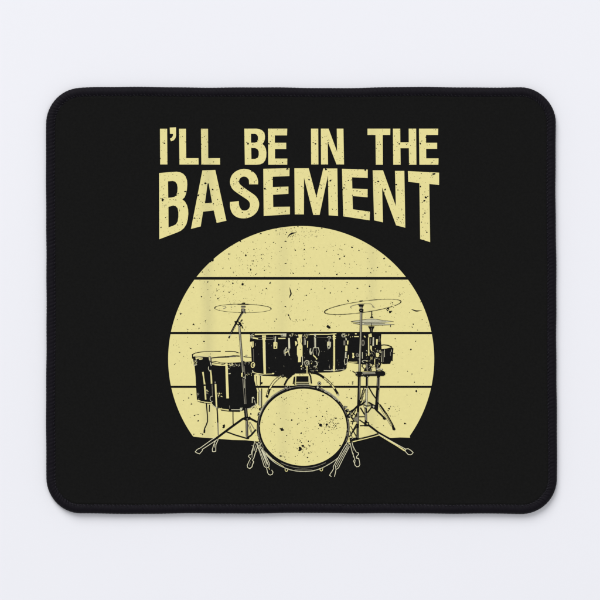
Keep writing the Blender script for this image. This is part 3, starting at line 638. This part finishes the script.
i = Ink('printed_rack_tom', 6)
i.poly([(302.2, 332.6), (345.4, 332.6), (347.4, 340), (347.4, 352), (346.6, 368), (345, 369.8), (340, 371.6), (330, 372.4), (318, 372.6), (302.2, 373)], K, 0)
i.poly([(298, 334.4), (302.4, 334.4), (301.6, 337), (302, 341), (301.4, 343.6), (302.5, 346), (302.5, 355.6), (301, 357.2), (300.9, 362), (298, 362.2), (298.2, 357), (297, 354.8), (297, 347), (298.4, 344.6), (297.6, 341), (296.8, 338.4), (298.8, 337.4)], CR, 3)
i.line([(299.8, 349.3), (301.2, 349.6)], .4, K, 4).line([(300.6, 338.4), (300.5, 342.6)], .6, G, 4).line([(302.4, 356), (302.4, 365.2)], .9, P, 2).blob((301.4, 366), .9, CR, 2).blob((301.3, 368.8), .9, P, 2)
i.scribble((254, 340, 301, 372), 14, (G,), 1, 1.6, .35, .9).scribble((303, 340, 344, 369), 16, (G,), 1, 1.6, .35, .9).scribble((302.5, 333.8, 310, 337.6), 16, (CR, P), 2, 1.6, .6, .3).line([(304.7, 337.6), (304.8, 345)], 1.8, G, 1, rag=.2).line([(305.5, 340), (305.4, 344.6)], .6, P, 2).line([(307.7, 341), (307.5, 347.6)], .8, CR, 2)
i.line([(310, 334.5), (320.4, 334.4)], 1.0, CR, 1).line([(315, 333.8), (315.1, 347.6)], 2.0, P, 2, rag=.15).line([(313.9, 336), (316.4, 338)], .6, K, 3).line([(314.2, 339), (314.4, 347)], .5, G, 3)
i.line([(316.4, 334.4), (328, 334.4), (336.4, 333.7)], .95, CR, 1, rag=.15).line([(317, 337.2), (328, 337.4)], .3, G, 1)
i.poly([(309.8, 348.6), (311.2, 348.2), (310.8, 351.4), (312.2, 352), (311.4, 354.8), (310, 354.6), (309.4, 352)], P, 2)
i.line([(313.4, 354.8), (312.8, 351.4), (313.4, 347.8), (318.4, 347.7), (319.3, 351.4), (318.4, 355.6)], .65, P, 2).line([(316.4, 348.6), (316.8, 354.4)], .5, G, 2)
i.line([(313.2, 355.2), (315, 356.8), (316.6, 358.6)], 1.2, CR, 3, rag=.3).blob((316.6, 358.8), .8, CR, 3)
i.oval((307, 363.2), 2.2, 2.8, .75, P, 2, 0, 60, 400, rag=.4).oval((307.4, 363.2), .9, 1.2, .5, P, 2).oval((315.4, 363.8), 1.9, 2.4, .8, P, 2, 0, -110, 120, rag=.4).blob((311.4, 363.6), .5, CR, 2)
i.scribble((303, 366, 318, 371.6), 24, (G, P, CR), 2, 1.6, .55, .3).line([(307, 366.4), (307, 374)], .95, CR, 3).scribble((304, 357.5, 316.5, 366), 12, (G, P), 2, 1.5, .5, .3)
i.poly([(327.2, 341.8), (329, 341.2), (331, 342), (330.8, 346.6), (329.4, 348.8), (327.6, 348.4), (327, 345)], P, 2).line([(328, 342), (328, 346.4)], .8, CR, 3).oval((328.8, 346.6), .7, 1, None, K, 3).line([(329.2, 337.4), (329, 341.4)], 1.1, G, 2)
i.line([(327, 337.8), (328.4, 336.5), (330.6, 336.8), (330.8, 338.6)], .6, P, 2)
i.line([(334, 334.6), (334, 371.3)], 2.1, CR, 2, rag=.05).line([(332.6, 336.6), (336, 336.4)], 1.0, CR, 2).line([(332.8, 338.5), (335.8, 338.5)], .9, CR, 2).line([(333.1, 340), (333.2, 366)], .35, K, 3).blob((334.6, 346.4), .3, K, 4)
i.line([(329.2, 366), (329.6, 368.4)], .8, G, 2).line([(323.8, 370.4), (333, 370.6), (344.6, 369.3)], .55, P, 2, rag=.4).blob((332, 369.6), .6, P, 2, 1.5, 6, 0).blob((336.4, 369.8), .5, P, 2)
i.build(cloth)

i = Ink('printed_rack_tom', 8)
i.poly([(345.4, 332.6), (381.4, 332.6), (380.8, 340), (381.4, 345.6), (381.8, 354), (381, 362.4), (379.6, 367.6), (376.4, 368), (373, 364), (364, 364.4), (356, 363.6), (349.4, 362.4), (347.2, 362), (345.4, 352)], K, 0)
i.oval((343.2, 335.4), 1.5, 1.6, .5, P, 1).scribble((341.6, 333.4, 350.6, 337.6), 17, (CR, P, G), 1, 1.7, .6, .3)
i.line([(344.4, 340.6), (344.4, 345.2)], 1.9, G, 1, rag=.2).line([(347.8, 340.6), (347.6, 344.4)], 1.3, CR, 1).line([(346.4, 345.6), (346.3, 351)], 2.3, CR, 1, rag=.15).line([(346, 352), (345.8, 358)], 1.9, P, 1, rag=.2).line([(346.7, 352.4), (346.6, 357)], .5, K, 2)
i.line([(344.9, 358.6), (344.3, 361), (345, 364.6), (347.2, 363.6), (347.4, 359)], .7, P, 1).line([(348.4, 355), (348.2, 359)], .7, CR, 1).line([(346, 338), (346.2, 340.4)], 1.2, P, 1)
i.line([(354.2, 336.5), (358.8, 336.5)], 1.0, CR, 1).blob((355.6, 333.8), .7, CR, 1, 1.5, 6, 0).blob((352.6, 336.7), .4, CR, 1).line([(364, 335.8), (365.4, 337.4)], 1.0, CR, 1)
i.poly([(352.2, 352.8), (354, 353), (353.8, 355.6), (354.6, 356.4), (353.6, 358.2), (352.2, 357.8), (352.6, 355.4)], CR, 1).oval((357.2, 355), 1.1, 1.4, .8, G, 1)
i.line([(362.4, 352.2), (362.4, 358.6)], .7, P, 1).oval((363, 342.8), 1.2, 2.6, .9, G, 1)
i.line([(368.6, 337.4), (368.7, 355.6)], 1.2, CR, 1, rag=.15).poly([(368.4, 334.4), (371.4, 333.4), (372, 336.8), (368.6, 337.2)], CR, 1).line([(373.4, 337.2), (373.2, 345.8)], 1.4, P, 1, rag=.2)
i.poly([(370.2, 345.4), (372, 346), (371.8, 349), (372.4, 351.8), (371, 350.6), (370, 348)], CR, 1).line([(370.8, 338.4), (370.4, 344)], .5, G, 1)
i.line([(377, 339.2), (376.8, 344.8)], 1.5, CR, 1, rag=.25).blob((375.4, 348.8), .6, CR, 1).poly([(375.8, 353), (378.8, 352.8), (379, 356.2), (377.6, 357.2), (376, 356.4)], CR, 1).line([(379.4, 336), (379, 342)], .5, G, 1)
i.line([(348.6, 361.8), (353, 362.2), (357.4, 362)], .8, CR, 1, rag=.3).oval((364.8, 361.4), 2.6, 1.1, .55, P, 1).line([(366, 361.4), (368, 361)], .8, CR, 1)
i.scribble((366, 350, 381, 366), 40, (G, P, CR), 1, 2, .5, .6)
i.build(cloth)

# small tom at the right
i = Ink('printed_snare_drum', 6)
i.poly([(379.6, 345.6), (386, 345.4), (391.6, 347.4), (391.8, 348.4), (381.6, 349.4)], CR, 0)
i.line([(379.2, 345.5), (384, 344.9), (388, 345.3), (391.8, 347)], .95, K, 1, rag=.2)
i.poly([(381, 349.2), (386, 348.6), (391.4, 347.2), (393.4, 348.6), (393, 354), (392.6, 360.2), (391, 361), (390.2, 363.8), (382.4, 364), (381, 362)], K, 0)
i.poly([(391.2, 346.6), (393.6, 348.6), (393.2, 349.8), (391.4, 349)], K, 1).line([(392.6, 353.4), (394.9, 353.3)], .7, K, 1).blob((392.4, 360.4), .8, K, 1)
i.line([(384.4, 349.6), (384.5, 357)], .6, P, 1).line([(381.7, 350.2), (381.6, 362)], .7, P, 1).line([(383.2, 351), (383.3, 362)], .4, G, 1).line([(390.4, 352), (390.6, 356)], .6, G, 1).line([(391.4, 349.6), (391.2, 352)], .5, P, 1)
i.line([(379, 349.6), (382, 350.8)], .8, K, 1).line([(379.2, 350.6), (381, 352.6)], .7, P, 2).scribble((379.6, 351, 382, 362), 8, (G, P), 1, 2, .5, .8)
i.build(cloth)

# hi-hat
i = Ink('printed_hi_hat', 9)
i.line([(371.8, 311), (371.6, 318)], .75, K, 0, rag=.3).poly([(369.8, 318), (370.8, 316.6), (372.6, 316.4), (373.6, 318)], K, 1).blob((371.9, 314.6), .6, K, 1)
i.poly([(350.8, 321.5), (360, 320.2), (368, 319.2), (372, 318.3), (376, 319.2), (384, 320.5), (393.6, 321.5), (384, 322.6), (372, 322.9), (360, 322.5)], P, 0)
i.line([(350.8, 321.5), (360, 320.2), (368, 319.2), (376, 319.2), (384, 320.5), (393.6, 321.6)], .4, K, 1).line([(351.5, 321.8), (362, 322.6), (374, 322.4), (386, 321.9)], .45, K, 1, rag=.4)
i.poly([(353, 323.2), (364, 322.6), (380, 322.9), (394.4, 324.4), (384, 325.2), (370, 325.2), (360, 324.6)], P, 0)
i.line([(353, 323.2), (362, 324.7), (372, 325.1), (384, 325.1), (394.4, 324.5)], .5, K, 1, rag=.4).line([(390.6, 324.6), (390.5, 327)], .6, K, 1).line([(364, 323.6), (385, 323.8)], .35, K, 1, rag=.6)
i.poly([(368, 326.3), (374.6, 326.3), (373, 329.6), (372.4, 333), (370.2, 333), (369.6, 329.4)], K, 1).line([(371.3, 328), (371.2, 331.5)], .4, G, 2).line([(371.4, 323), (371.5, 326)], .7, K, 1)
i.build(cloth)

# right crash cymbal
i = Ink('printed_cymbal', 10)
i.oval((362.7, 306.8), 38.7, 5.6, .52, K, 0, -7.9, 40, 235, 110, rag=.35).oval((362.7, 306.8), 38.7, 5.6, .42, K, 0, -7.9, 235, 372, 110, rag=.35).oval((362.7, 306.8), 38.7, 5.6, .5, K, 0, -7.9, 12, 34, 110, rag=.5)
i.oval((362.7, 306.8), 38.6, 5.5, .9, K, 0, -7.9, 165, 205, 110).oval((362.7, 306.8), 38.6, 5.5, .9, K, 0, -7.9, 345, 372, 110)
i.oval((361.5, 306), 11.3, 2.1, .5, G, 0, -6, 150, 290, 60, rag=.4).oval((361.5, 306), 11.3, 2.1, .35, G, 0, -6, 290, 330, 60).line([(359.5, 301), (362.8, 300.8)], .8, K, 0)
i.poly([(358, 304.4), (364.2, 304.4), (363.4, 305.9), (362.6, 307.4), (359.8, 307.4), (359, 305.9)], K, 1)
i.line([(371, 304), (374, 306.8)], .4, G, 0).line([(372, 306.5), (375, 308)], .4, G, 0)
i.build(cloth)

# bass drum: hoop, head, claws, mount and spurs
i = Ink('printed_bass_drum', 7)
BC = (303.2, 427.5)
for off, wd, col in ((0, 2.1, G), (-.95, .6, K), (.95, .6, K)):
    i.line([(281 + off * .5, 376 + off * .5), (277.4 + off, 378.6 + off * .6), (274 + off, 381.8 + off * .6), (271.2 + off, 385.8 + off * .5), (269 + off, 390 + off * .4), (266.8 + off, 396.8)], wd, col if col == K else CR, -2 if col == G else -1, sm=True, rag=.2)
    i.line([(309, 372.6 - off * .9), (315, 373 - off * .9), (320 + off * .4, 375 - off * .8), (325 + off * .5, 378.6 - off * .7), (331 + off * .6, 384 - off * .6), (335 + off * .7, 389.4 - off * .5), (338.4 + off * .8, 395.4)], wd, col if col == K else CR, -2 if col == G else -1, sm=True, rag=.2)
i.line([(310, 372.2), (315, 372.8), (320, 375), (324, 378)], 1.9, K, 0, sm=True, rag=.3).scribble((326, 379, 334, 388), 10, (K,), 0, 1.6, .5, .1)
i.line([(334.6, 389), (337.8, 393.6)], 2.2, K, 0).blob((338.2, 395.2), 1, P, 1).line([(269.8, 389), (268.2, 394)], 1.6, K, 0, rag=.4).blob((267.4, 396.4), 1.5, K, 0)
# mount box over the hoop
i.poly([(295, 373.2), (310.6, 373.2), (311.4, 384.6), (294.6, 384.6)], CR, 0)
i.poly([(296.4, 376.2), (308.4, 376.2), (308.6, 382), (296, 382)], K, 1).line([(309, 373.2), (310.6, 376.5), (311.4, 383.6)], 1.4, K, 1).line([(308.9, 376), (309.4, 383.4)], .6, P, 2).line([(294.9, 376.4), (294.7, 385)], .95, K, 1)
i.line([(296, 382.7), (309.2, 382.7)], .7, G, 2).line([(296, 383.8), (309, 383.8)], 1.1, K, 1).line([(297, 384.6), (309, 384.7)], .55, P, 3).line([(295.2, 373.4), (309, 373.4)], .5, K, 1).scribble((299, 373.6, 306, 375.6), 6, (K, G), 1, 1.3, .4, .1)
i.line([(291.4, 375.6), (287.4, 379.4), (284.2, 385.4)], 1.6, K, 0, sm=True, rag=.25).line([(289.6, 376), (286, 377.4)], 1.8, K, 0).line([(294.4, 377), (293.2, 384)], 1.2, K, 0)
i.scribble((277.5, 374.8, 286, 378.6), 12, (K, G), 0, 1.6, .6, .1)
# hoop
i.oval(BC, 46.4, 42.7, None, K, 2, n=140)
i.oval(BC, 45.6, 41.9, 1.0, G, 3, 0, 196, 246, 140, rag=.35).oval(BC, 46, 42.4, .5, P, 4, 0, 200, 240, 140, rag=.7)
i.oval(BC, 45.5, 41.8, 1.0, G, 3, 0, 290, 322, 140, rag=.4).oval(BC, 46, 42.4, .5, P, 4, 0, 296, 322, 140, rag=.7).oval(BC, 44.7, 41, .4, P, 4, 0, 298, 318, 140, rag=.7)
i.oval(BC, 45.2, 41.2, .55, G, 3, 0, 150, 196, 140, rag=.5).oval(BC, 45.4, 41.5, .5, G, 3, 0, -36, 20, 140, rag=.5).oval(BC, 45, 40.6, .5, G, 3, 0, 60, 120, 140, rag=.5).oval(BC, 45, 41.2, .4, G, 3, 0, 250, 285, 140, rag=.5)
i.oval((303.4, 427.2), 43.3, 38.5, None, CR, 5, n=140)
# bright lower edge of the shell and its lugs
low = [(262.4, 450.6), (265.6, 454), (270.6, 459), (277, 464), (286, 468.3), (295, 470.8), (303.8, 471.5), (312.5, 470.8), (321, 468.3), (329, 464.2), (334.5, 460.6), (338.6, 457.4)]
i.line(low, .85, P, 5, sm=True, rag=.25).line([(263.5, 450.3), (267.3, 454), (272, 458.6), (279, 463.6)], .7, P, 5, sm=True, rag=.4)
i.line([(266, 453.6), (272, 459.2), (284, 466.8)], .5, CR, 5, sm=True)
for c in ((286.4, 470), (321.3, 469.6)):
    i.oval(c, 1.3, 1.3, .65, CR, 6, 0, -20, 220).line([(c[0] - 1.6, c[1] - 1.4), (c[0] - 1.2, c[1] + .4)], .5, CR, 6).line([(c[0] + 1.6, c[1] - 1.6), (c[0] + 1.2, c[1] + .4)], .5, CR, 6)
i.line([(294.6, 469.8), (312.4, 469.9)], .4, G, 5)
# claws
i.blob((286.8, 387.4), 2.0, G, 4).blob((286.2, 386.6), 1, K, 5).scribble((284.6, 385.4, 291, 389), 9, (P, K), 4, 1.8, .6, .2)
i.oval((319.3, 383.4), 1.9, 1.9, None, K, 3).oval((319.3, 383.4), 1.1, 1.1, .5, P, 4).blob((317.8, 387.4), 1.3, P, 4).blob((319, 388), .8, K, 5).scribble((316, 385.4, 326, 391), 10, (P, CR, K), 4, 1.7, .6, .2)
for c in ((260.8, 409.2), (259.2, 413.9), (345.2, 407.4), (347.6, 410.4), (348.8, 416)):
    i.blob(c, 1.7, K, 3, 1.3).blob((c[0] + .4, c[1] - .3), .7, P, 4).scribble((c[0] - 1.6, c[1] - 1.6, c[0] + 1.6, c[1] + 1.6), 4, (G, P), 4, 1.4, .5)
i.scribble((257, 426, 260, 442), 8, (G, P), 3, 2.2, .45, .9).scribble((346.6, 417, 349.6, 440), 10, (G, P), 3, 2.2, .45, .9)
# spurs, outlined on the black
for a, b in (((257, 444.6), (264.2, 466.4)), ((258.6, 447.6), (266.4, 466.6)), ((260, 446.6), (267.2, 464.6)), ((261.8, 449.4), (268.4, 465.4)), ((263.8, 452.4), (269.4, 463.4))):
    i.line([a, ((a[0] + b[0]) / 2 + .15, (a[1] + b[1]) / 2), b], .55, O, 6, rag=.3)
i.line([(264.2, 466.4), (266.8, 468), (269, 466.6), (269.4, 463.4)], .6, O, 6).line([(266.6, 468.2), (267.6, 472.6), (268.6, 474.4), (270.2, 475), (272.3, 474.3), (273, 472), (271.6, 469.9)], .68, O, 6).line([(268.6, 467.4), (269.6, 469.6)], .5, CR, 6)
i.oval((259, 444.2), 1.3, 1.7, .6, O, 6).line([(256.2, 443), (257.6, 446.4), (260, 447.4)], .7, P, 6).line([(260.6, 446.4), (263, 448.8), (262.8, 451)], .7, P, 6).scribble((257, 443, 262, 449), 7, (CR, P), 6, 1.6, .5)
for a, b in (((345.6, 444.6), (333.2, 466.6)), ((347, 446), (335.4, 465.8)), ((348.2, 446.2), (336.8, 467)), ((349.4, 446.4), (338.4, 468)), ((341.6, 452), (334.4, 464.6))):
    i.line([a, ((a[0] + b[0]) / 2 - .15, (a[1] + b[1]) / 2), b], .55, O, 6, rag=.3)
i.line([(333.2, 466.6), (333.5, 468.8), (332, 471.4), (330.5, 473.4), (329.6, 475.3), (331.4, 476.6)], .68, O, 6).line([(335.4, 465.8), (336, 469.4), (335.4, 472.8), (334.4, 476.7)], .68, O, 6).line([(338.4, 468), (336.2, 469.4)], .6, O, 6)
i.oval((347.8, 443.8), 1.4, 1.6, .6, P, 6).scribble((345.4, 442.4, 350, 446.4), 6, (CR, P), 6, 1.5, .5)
# worn specks of the head
HEAD = [(282, 429.2, 1.6), (280.3, 428.6, .7), (283.3, 430, 1), (291.7, 420.2, .85), (274, 424.2, .75), (262, 422.3, .6), (268.5, 409.6, .55), (276.7, 413.3, .45), (294.6, 413.8, .45), (274.2, 432.5, .45), (286.7, 435.4, .6), (297.5, 424.2, .7), (299, 423.2, .5), (320.4, 424.6, 1.7), (318.8, 423.4, .6),
        (326.7, 424.6, 1.1), (335.8, 418.3, .8, 1.4), (323, 395.4, .9), (316.3, 416.5, .75), (322.5, 416.3, .7), (307, 408.3, .8), (319.3, 400.8, .5), (338, 423.3, .75), (336.7, 428.3, .5), (342.5, 418.3, .55), (326.7, 411.3, .55, 1.5), (325.4, 433.3, .55), (300.2, 448.6, 1.7), (299.4, 450.2, 1.1),
        (302.8, 445.8, 1.3), (304.6, 447, .8), (306.3, 449, .7), (307.5, 457.5, .9), (308.8, 453, .7), (327.5, 452, .7), (340, 445.6, .9), (286.3, 452, .5), (280.6, 456, .7, 2), (285.6, 459.4, .5), (301, 433.5, .9), (297.6, 455.6, .4), (318.5, 428.6, .5), (313.5, 444, .45), (322.4, 432, .5), (270.5, 441, .45),
        (308.5, 441.5, .6), (313, 429.4, .4), (305.5, 420.6, .4), (281.5, 397.5, .5), (284.3, 399.6, .5), (286.5, 398.3, .4)]
for s in HEAD: i.blob((s[0], s[1]), s[2] * 1.05, K, 6, s[3] if len(s) > 3 else 1, 8, 0 if len(s) > 3 else None)
def head_put(x, y, r):
    if ((x - 303.4) / 42) ** 2 + ((y - 427.2) / 37) ** 2 < 1: i.blob((x, y), r, K, 6, rnd.choice((1, 1, 1.6)), 5)
for _ in range(75): head_put(rnd.gauss(331, 5), rnd.gauss(424.3, 3.4), rnd.uniform(.2, .6))
for _ in range(50): head_put(rnd.gauss(304, 5.5), rnd.gauss(446, 6), rnd.uniform(.2, .55))
for _ in range(26): head_put(rnd.gauss(283, 4), rnd.gauss(398, 3), rnd.uniform(.13, .32))
for _ in range(24): head_put(rnd.gauss(282, 4), rnd.gauss(456, 3), rnd.uniform(.13, .38))
for _ in range(260): head_put(rnd.uniform(260, 347), rnd.uniform(389, 466), rnd.uniform(.13, .4))
i.build(cloth)

# right hardware: cymbal and hi-hat stands with the cross bar
i = Ink('printed_stand', 13)
pl = [(361.2, 306.8), (360.9, 325), (360.4, 345), (359.8, 360), (359.4, 374)]
i.line(pl, 2.5, K, 0).line(pl, 1.5, G, 1, rag=.2).line([(x - .4, y) for x, y in pl], .4, P, 2, rag=.8)
i.poly([(359.6, 308.4), (362.8, 309), (363.4, 311.4), (362, 312.6), (359.8, 312.2), (359, 310.4)], K, 2).blob((363, 309.6), .8, K, 2).blob((361, 310.4), .4, P, 3)
i.scribble((357.6, 354, 361.6, 360), 8, (G, P, K), 2, 1.8, .6, .4)
i.poly([(364.5, 361.6), (369, 361.2), (370.6, 366), (371.8, 371), (363.6, 371), (366, 366.5)], K, 0).line([(366.6, 363.5), (367.4, 371)], 1.2, G, 1).line([(364.6, 362), (361.8, 366), (365.2, 369.8)], .8, K, 1)
i.line([(374, 361.8), (369.4, 370.6)], .9, K, 1).line([(375.4, 362), (377.4, 370.6)], 2.6, K, 0).line([(374.7, 359), (374.6, 366)], .8, CR, 1).line([(377, 364), (377.8, 370)], .8, G, 1).line([(381.4, 362), (379.6, 367), (377.6, 367.6)], .8, K, 1)
i.scribble((364.6, 362, 380, 371.4), 22, (G, P, K), 1, 2, .5, .6)
# bar
bar = [(355.6, 372.2), (357, 371.6), (366, 371.8), (376, 371.2), (383.6, 371), (385.2, 372.4), (385.2, 374.8), (383.4, 376), (370, 376), (366.6, 377.6), (363.4, 376.2), (357.6, 376.6), (355.4, 375.2)]
i.poly(bar, K, 2).line([(362.6, 373.6), (375.4, 373.2)], 1.5, G, 3, rag=.15).line([(362.4, 372.6), (375, 372.4)], .4, P, 4, rag=.5).scribble((355.6, 372, 358, 376), 5, (G, P), 3, 1.4, .5).scribble((362, 374, 368, 377), 7, (P, G), 3, 1.4, .5, .3)
i.line([(376.6, 369.6), (380, 368.6), (382.8, 370)], 1.3, P, 2).line([(376, 371), (379, 369.8), (382.8, 371)], .6, K, 3).blob((382.6, 369.2), .6, K, 3)
i.line([(352.4, 371), (355.4, 373)], .8, K, 2).blob((350.4, 370.6), .45, K, 2)
# uprights
i.line([(359.3, 376), (359.1, 390), (358.6, 406)], 2.9, K, 0).line([(360.1, 377), (359.7, 390)], .9, G, 1, rag=.3).line([(359.4, 390), (359.2, 400)], .5, G, 1)
i.line([(367, 376.6), (366.8, 388)], 2.2, K, 0).line([(367.4, 378), (367.2, 388)], .6, G, 1)
i.line([(366.6, 388), (366.4, 400), (366.2, 408)], 1.6, P, 0, rag=.2).line([(365.6, 389), (365.5, 402)], .5, K, 1).line([(367.4, 389), (367.2, 406)], .5, K, 1)
i.line([(378.6, 375.6), (377.9, 388), (377, 400), (376.4, 410)], 3.1, K, 0).line([(379.6, 377), (379.1, 388)], .9, G, 1).line([(377.6, 378), (377.3, 386)], .6, G, 1).line([(378.6, 390), (377.8, 402)], .5, G, 1)
# tripod braces
i.line([(369, 387.6), (372.6, 394), (376, 398.6)], 1.2, K, 0).line([(363.8, 388), (362.2, 393), (360.6, 399.4)], 1.0, K, 0).line([(365.2, 389), (363, 395), (361.6, 401.6)], .9, K, 0, rag=.4).scribble((361.6, 388.6, 365, 402), 12, (K, G), 0, 2, .5, .8)
i.line([(365.6, 401), (362, 404.2), (357.6, 406), (349.4, 414), (346.4, 417)], 1.8, K, 0, rag=.1).line([(361.4, 401), (359, 404.5)], 1.5, K, 0)
i.line([(368.2, 402.2), (373, 405), (376.4, 410.2), (381, 414.6), (385.2, 418.8)], 1.7, K, 0).poly([(382.6, 416.8), (384.8, 417.2), (386.4, 419), (384.6, 419.9), (383, 419)], K, 1)
i.line([(376, 399.4), (378.4, 403), (386, 415), (392.8, 427)], .6, K, 0, rag=.3).line([(379.8, 404.6), (387, 414.4), (393.4, 425.8)], 1.25, K, 0, rag=.25).line([(379, 406), (386, 418), (391, 426)], .4, G, 0, rag=.4)
i.poly([(391.6, 425.8), (393.4, 425.2), (395.6, 429.2), (394.4, 430.4), (392.6, 429.8)], K, 1)
i.line([(360.4, 407.6), (364.8, 415)], 1.3, K, 0).line([(372.6, 405.8), (367.4, 412.6)], 1.2, K, 0).line([(363.4, 404.6), (367.6, 406), (372.6, 405)], .8, K, 0, rag=.3)
i.poly([(370.8, 404.4), (375.2, 404.8), (374.6, 409), (371.6, 408)], K, 1).blob((373.4, 406.6), 1.0, P, 2).scribble((363, 402, 372, 409), 14, (K, G, P), 1, 2, .5, .4)
i.line([(358.2, 405), (357.8, 420), (357.5, 440)], 2.3, K, 0).line([(357.9, 412), (357.7, 424)], .9, G, 1, rag=.4).line([(358, 428), (357.8, 438)], .6, G, 1, rag=.4)
i.line([(365.7, 407), (365.8, 414), (366, 422.5)], 2.4, K, 0).line([(366.4, 413), (366.4, 421)], .8, G, 1).line([(365.2, 409), (365.2, 420)], .4, P, 1)
i.line([(358.8, 416.7), (364.8, 416.6)], 1.0, K, 0).line([(359.4, 419.8), (364.8, 423.6)], 1.1, K, 0).line([(359.8, 425.6), (365, 425.4)], 1.0, K, 0)
i.poly([(364.2, 422), (369, 422), (369, 426.2), (364.2, 426.2)], K, 1).blob((367.3, 423.8), .8, CR, 2)
i.line([(368.6, 425), (373, 428.4), (378, 432.2), (383, 435.2), (390, 439)], 1.9, K, 0)
# lattice next to the bass drum
for a, b in (((349, 412), (356.6, 407.6)), ((350, 412.4), (353, 420)), ((356, 409.6), (351, 417.6)), ((351, 418), (357, 418.4)), ((350.6, 421.4), (357, 421)), ((357, 413), (352, 424)), ((356.6, 424), (350, 436)), ((350.6, 426), (356.6, 437)), ((349, 437), (357, 426)), ((350, 431), (353, 440)), ((353, 413), (357, 416.6))):
    i.line([a, b], .9, K, 0, rag=.25)
i.scribble((350, 411, 357, 424), 16, (G, P, K), 1, 2, .55, .3).poly([(354.4, 417.6), (358, 417), (358.4, 421), (355, 421.4)], G, 1).poly([(349.4, 438), (358, 437.4), (357, 439.6), (350, 442)], K, 0).scribble((350, 433, 357, 440), 8, (P, G), 1, 1.8, .5, .3)
# lower brace and leg, cream on the black
i.line([(357.6, 438.9), (367, 436.8), (375, 434.6), (378, 433.4)], .9, K, 1).line([(352.6, 441.8), (363, 439.3), (375, 436.2), (379, 435)], .85, CR, 2, rag=.1)
i.line([(378.6, 434), (387.5, 439), (397, 444.4), (405.8, 449.2)], .68, O, 2).line([(379.4, 435), (388, 440.3), (397, 445.6), (404.8, 450.8)], 1.35, CR, 2, rag=.12)
for k in range(11): i.blob((383.5 + k * 1.9, 437.7 + k * 1.15), .3, K, 3)
i.line([(405, 450.9), (405.9, 449), (408.2, 448.7), (411, 450.4), (413.1, 452.5), (412.2, 453.9), (410.6, 454.8), (408.3, 454.6), (406.4, 452.6), (405, 450.9)], .68, O, 2)
# front leg, outlined on the black
i.line([(350.2, 443.2), (351, 447), (352.2, 452), (353.6, 456), (354.8, 459)], .68, O, 2, rag=.25).line([(352, 442.4), (353, 446), (354.4, 449), (356.2, 452), (358.4, 452.9), (358.5, 454.4), (356.6, 456.4), (356.4, 458), (358.7, 458.5), (359.4, 461.4), (359.9, 464.4), (358.8, 466.4), (356.8, 466.8), (355, 465.2), (354.4, 462.8), (353.6, 461), (354.9, 459)], .68, O, 2, rag=.2)
i.line([(353.4, 453), (353.2, 457), (354.6, 457.6)], .5, P, 2).line([(352.4, 445.5), (353.6, 450.5)], .4, G, 2).line([(355.4, 460), (354.8, 463)], .4, P, 2)
i.build(cloth)
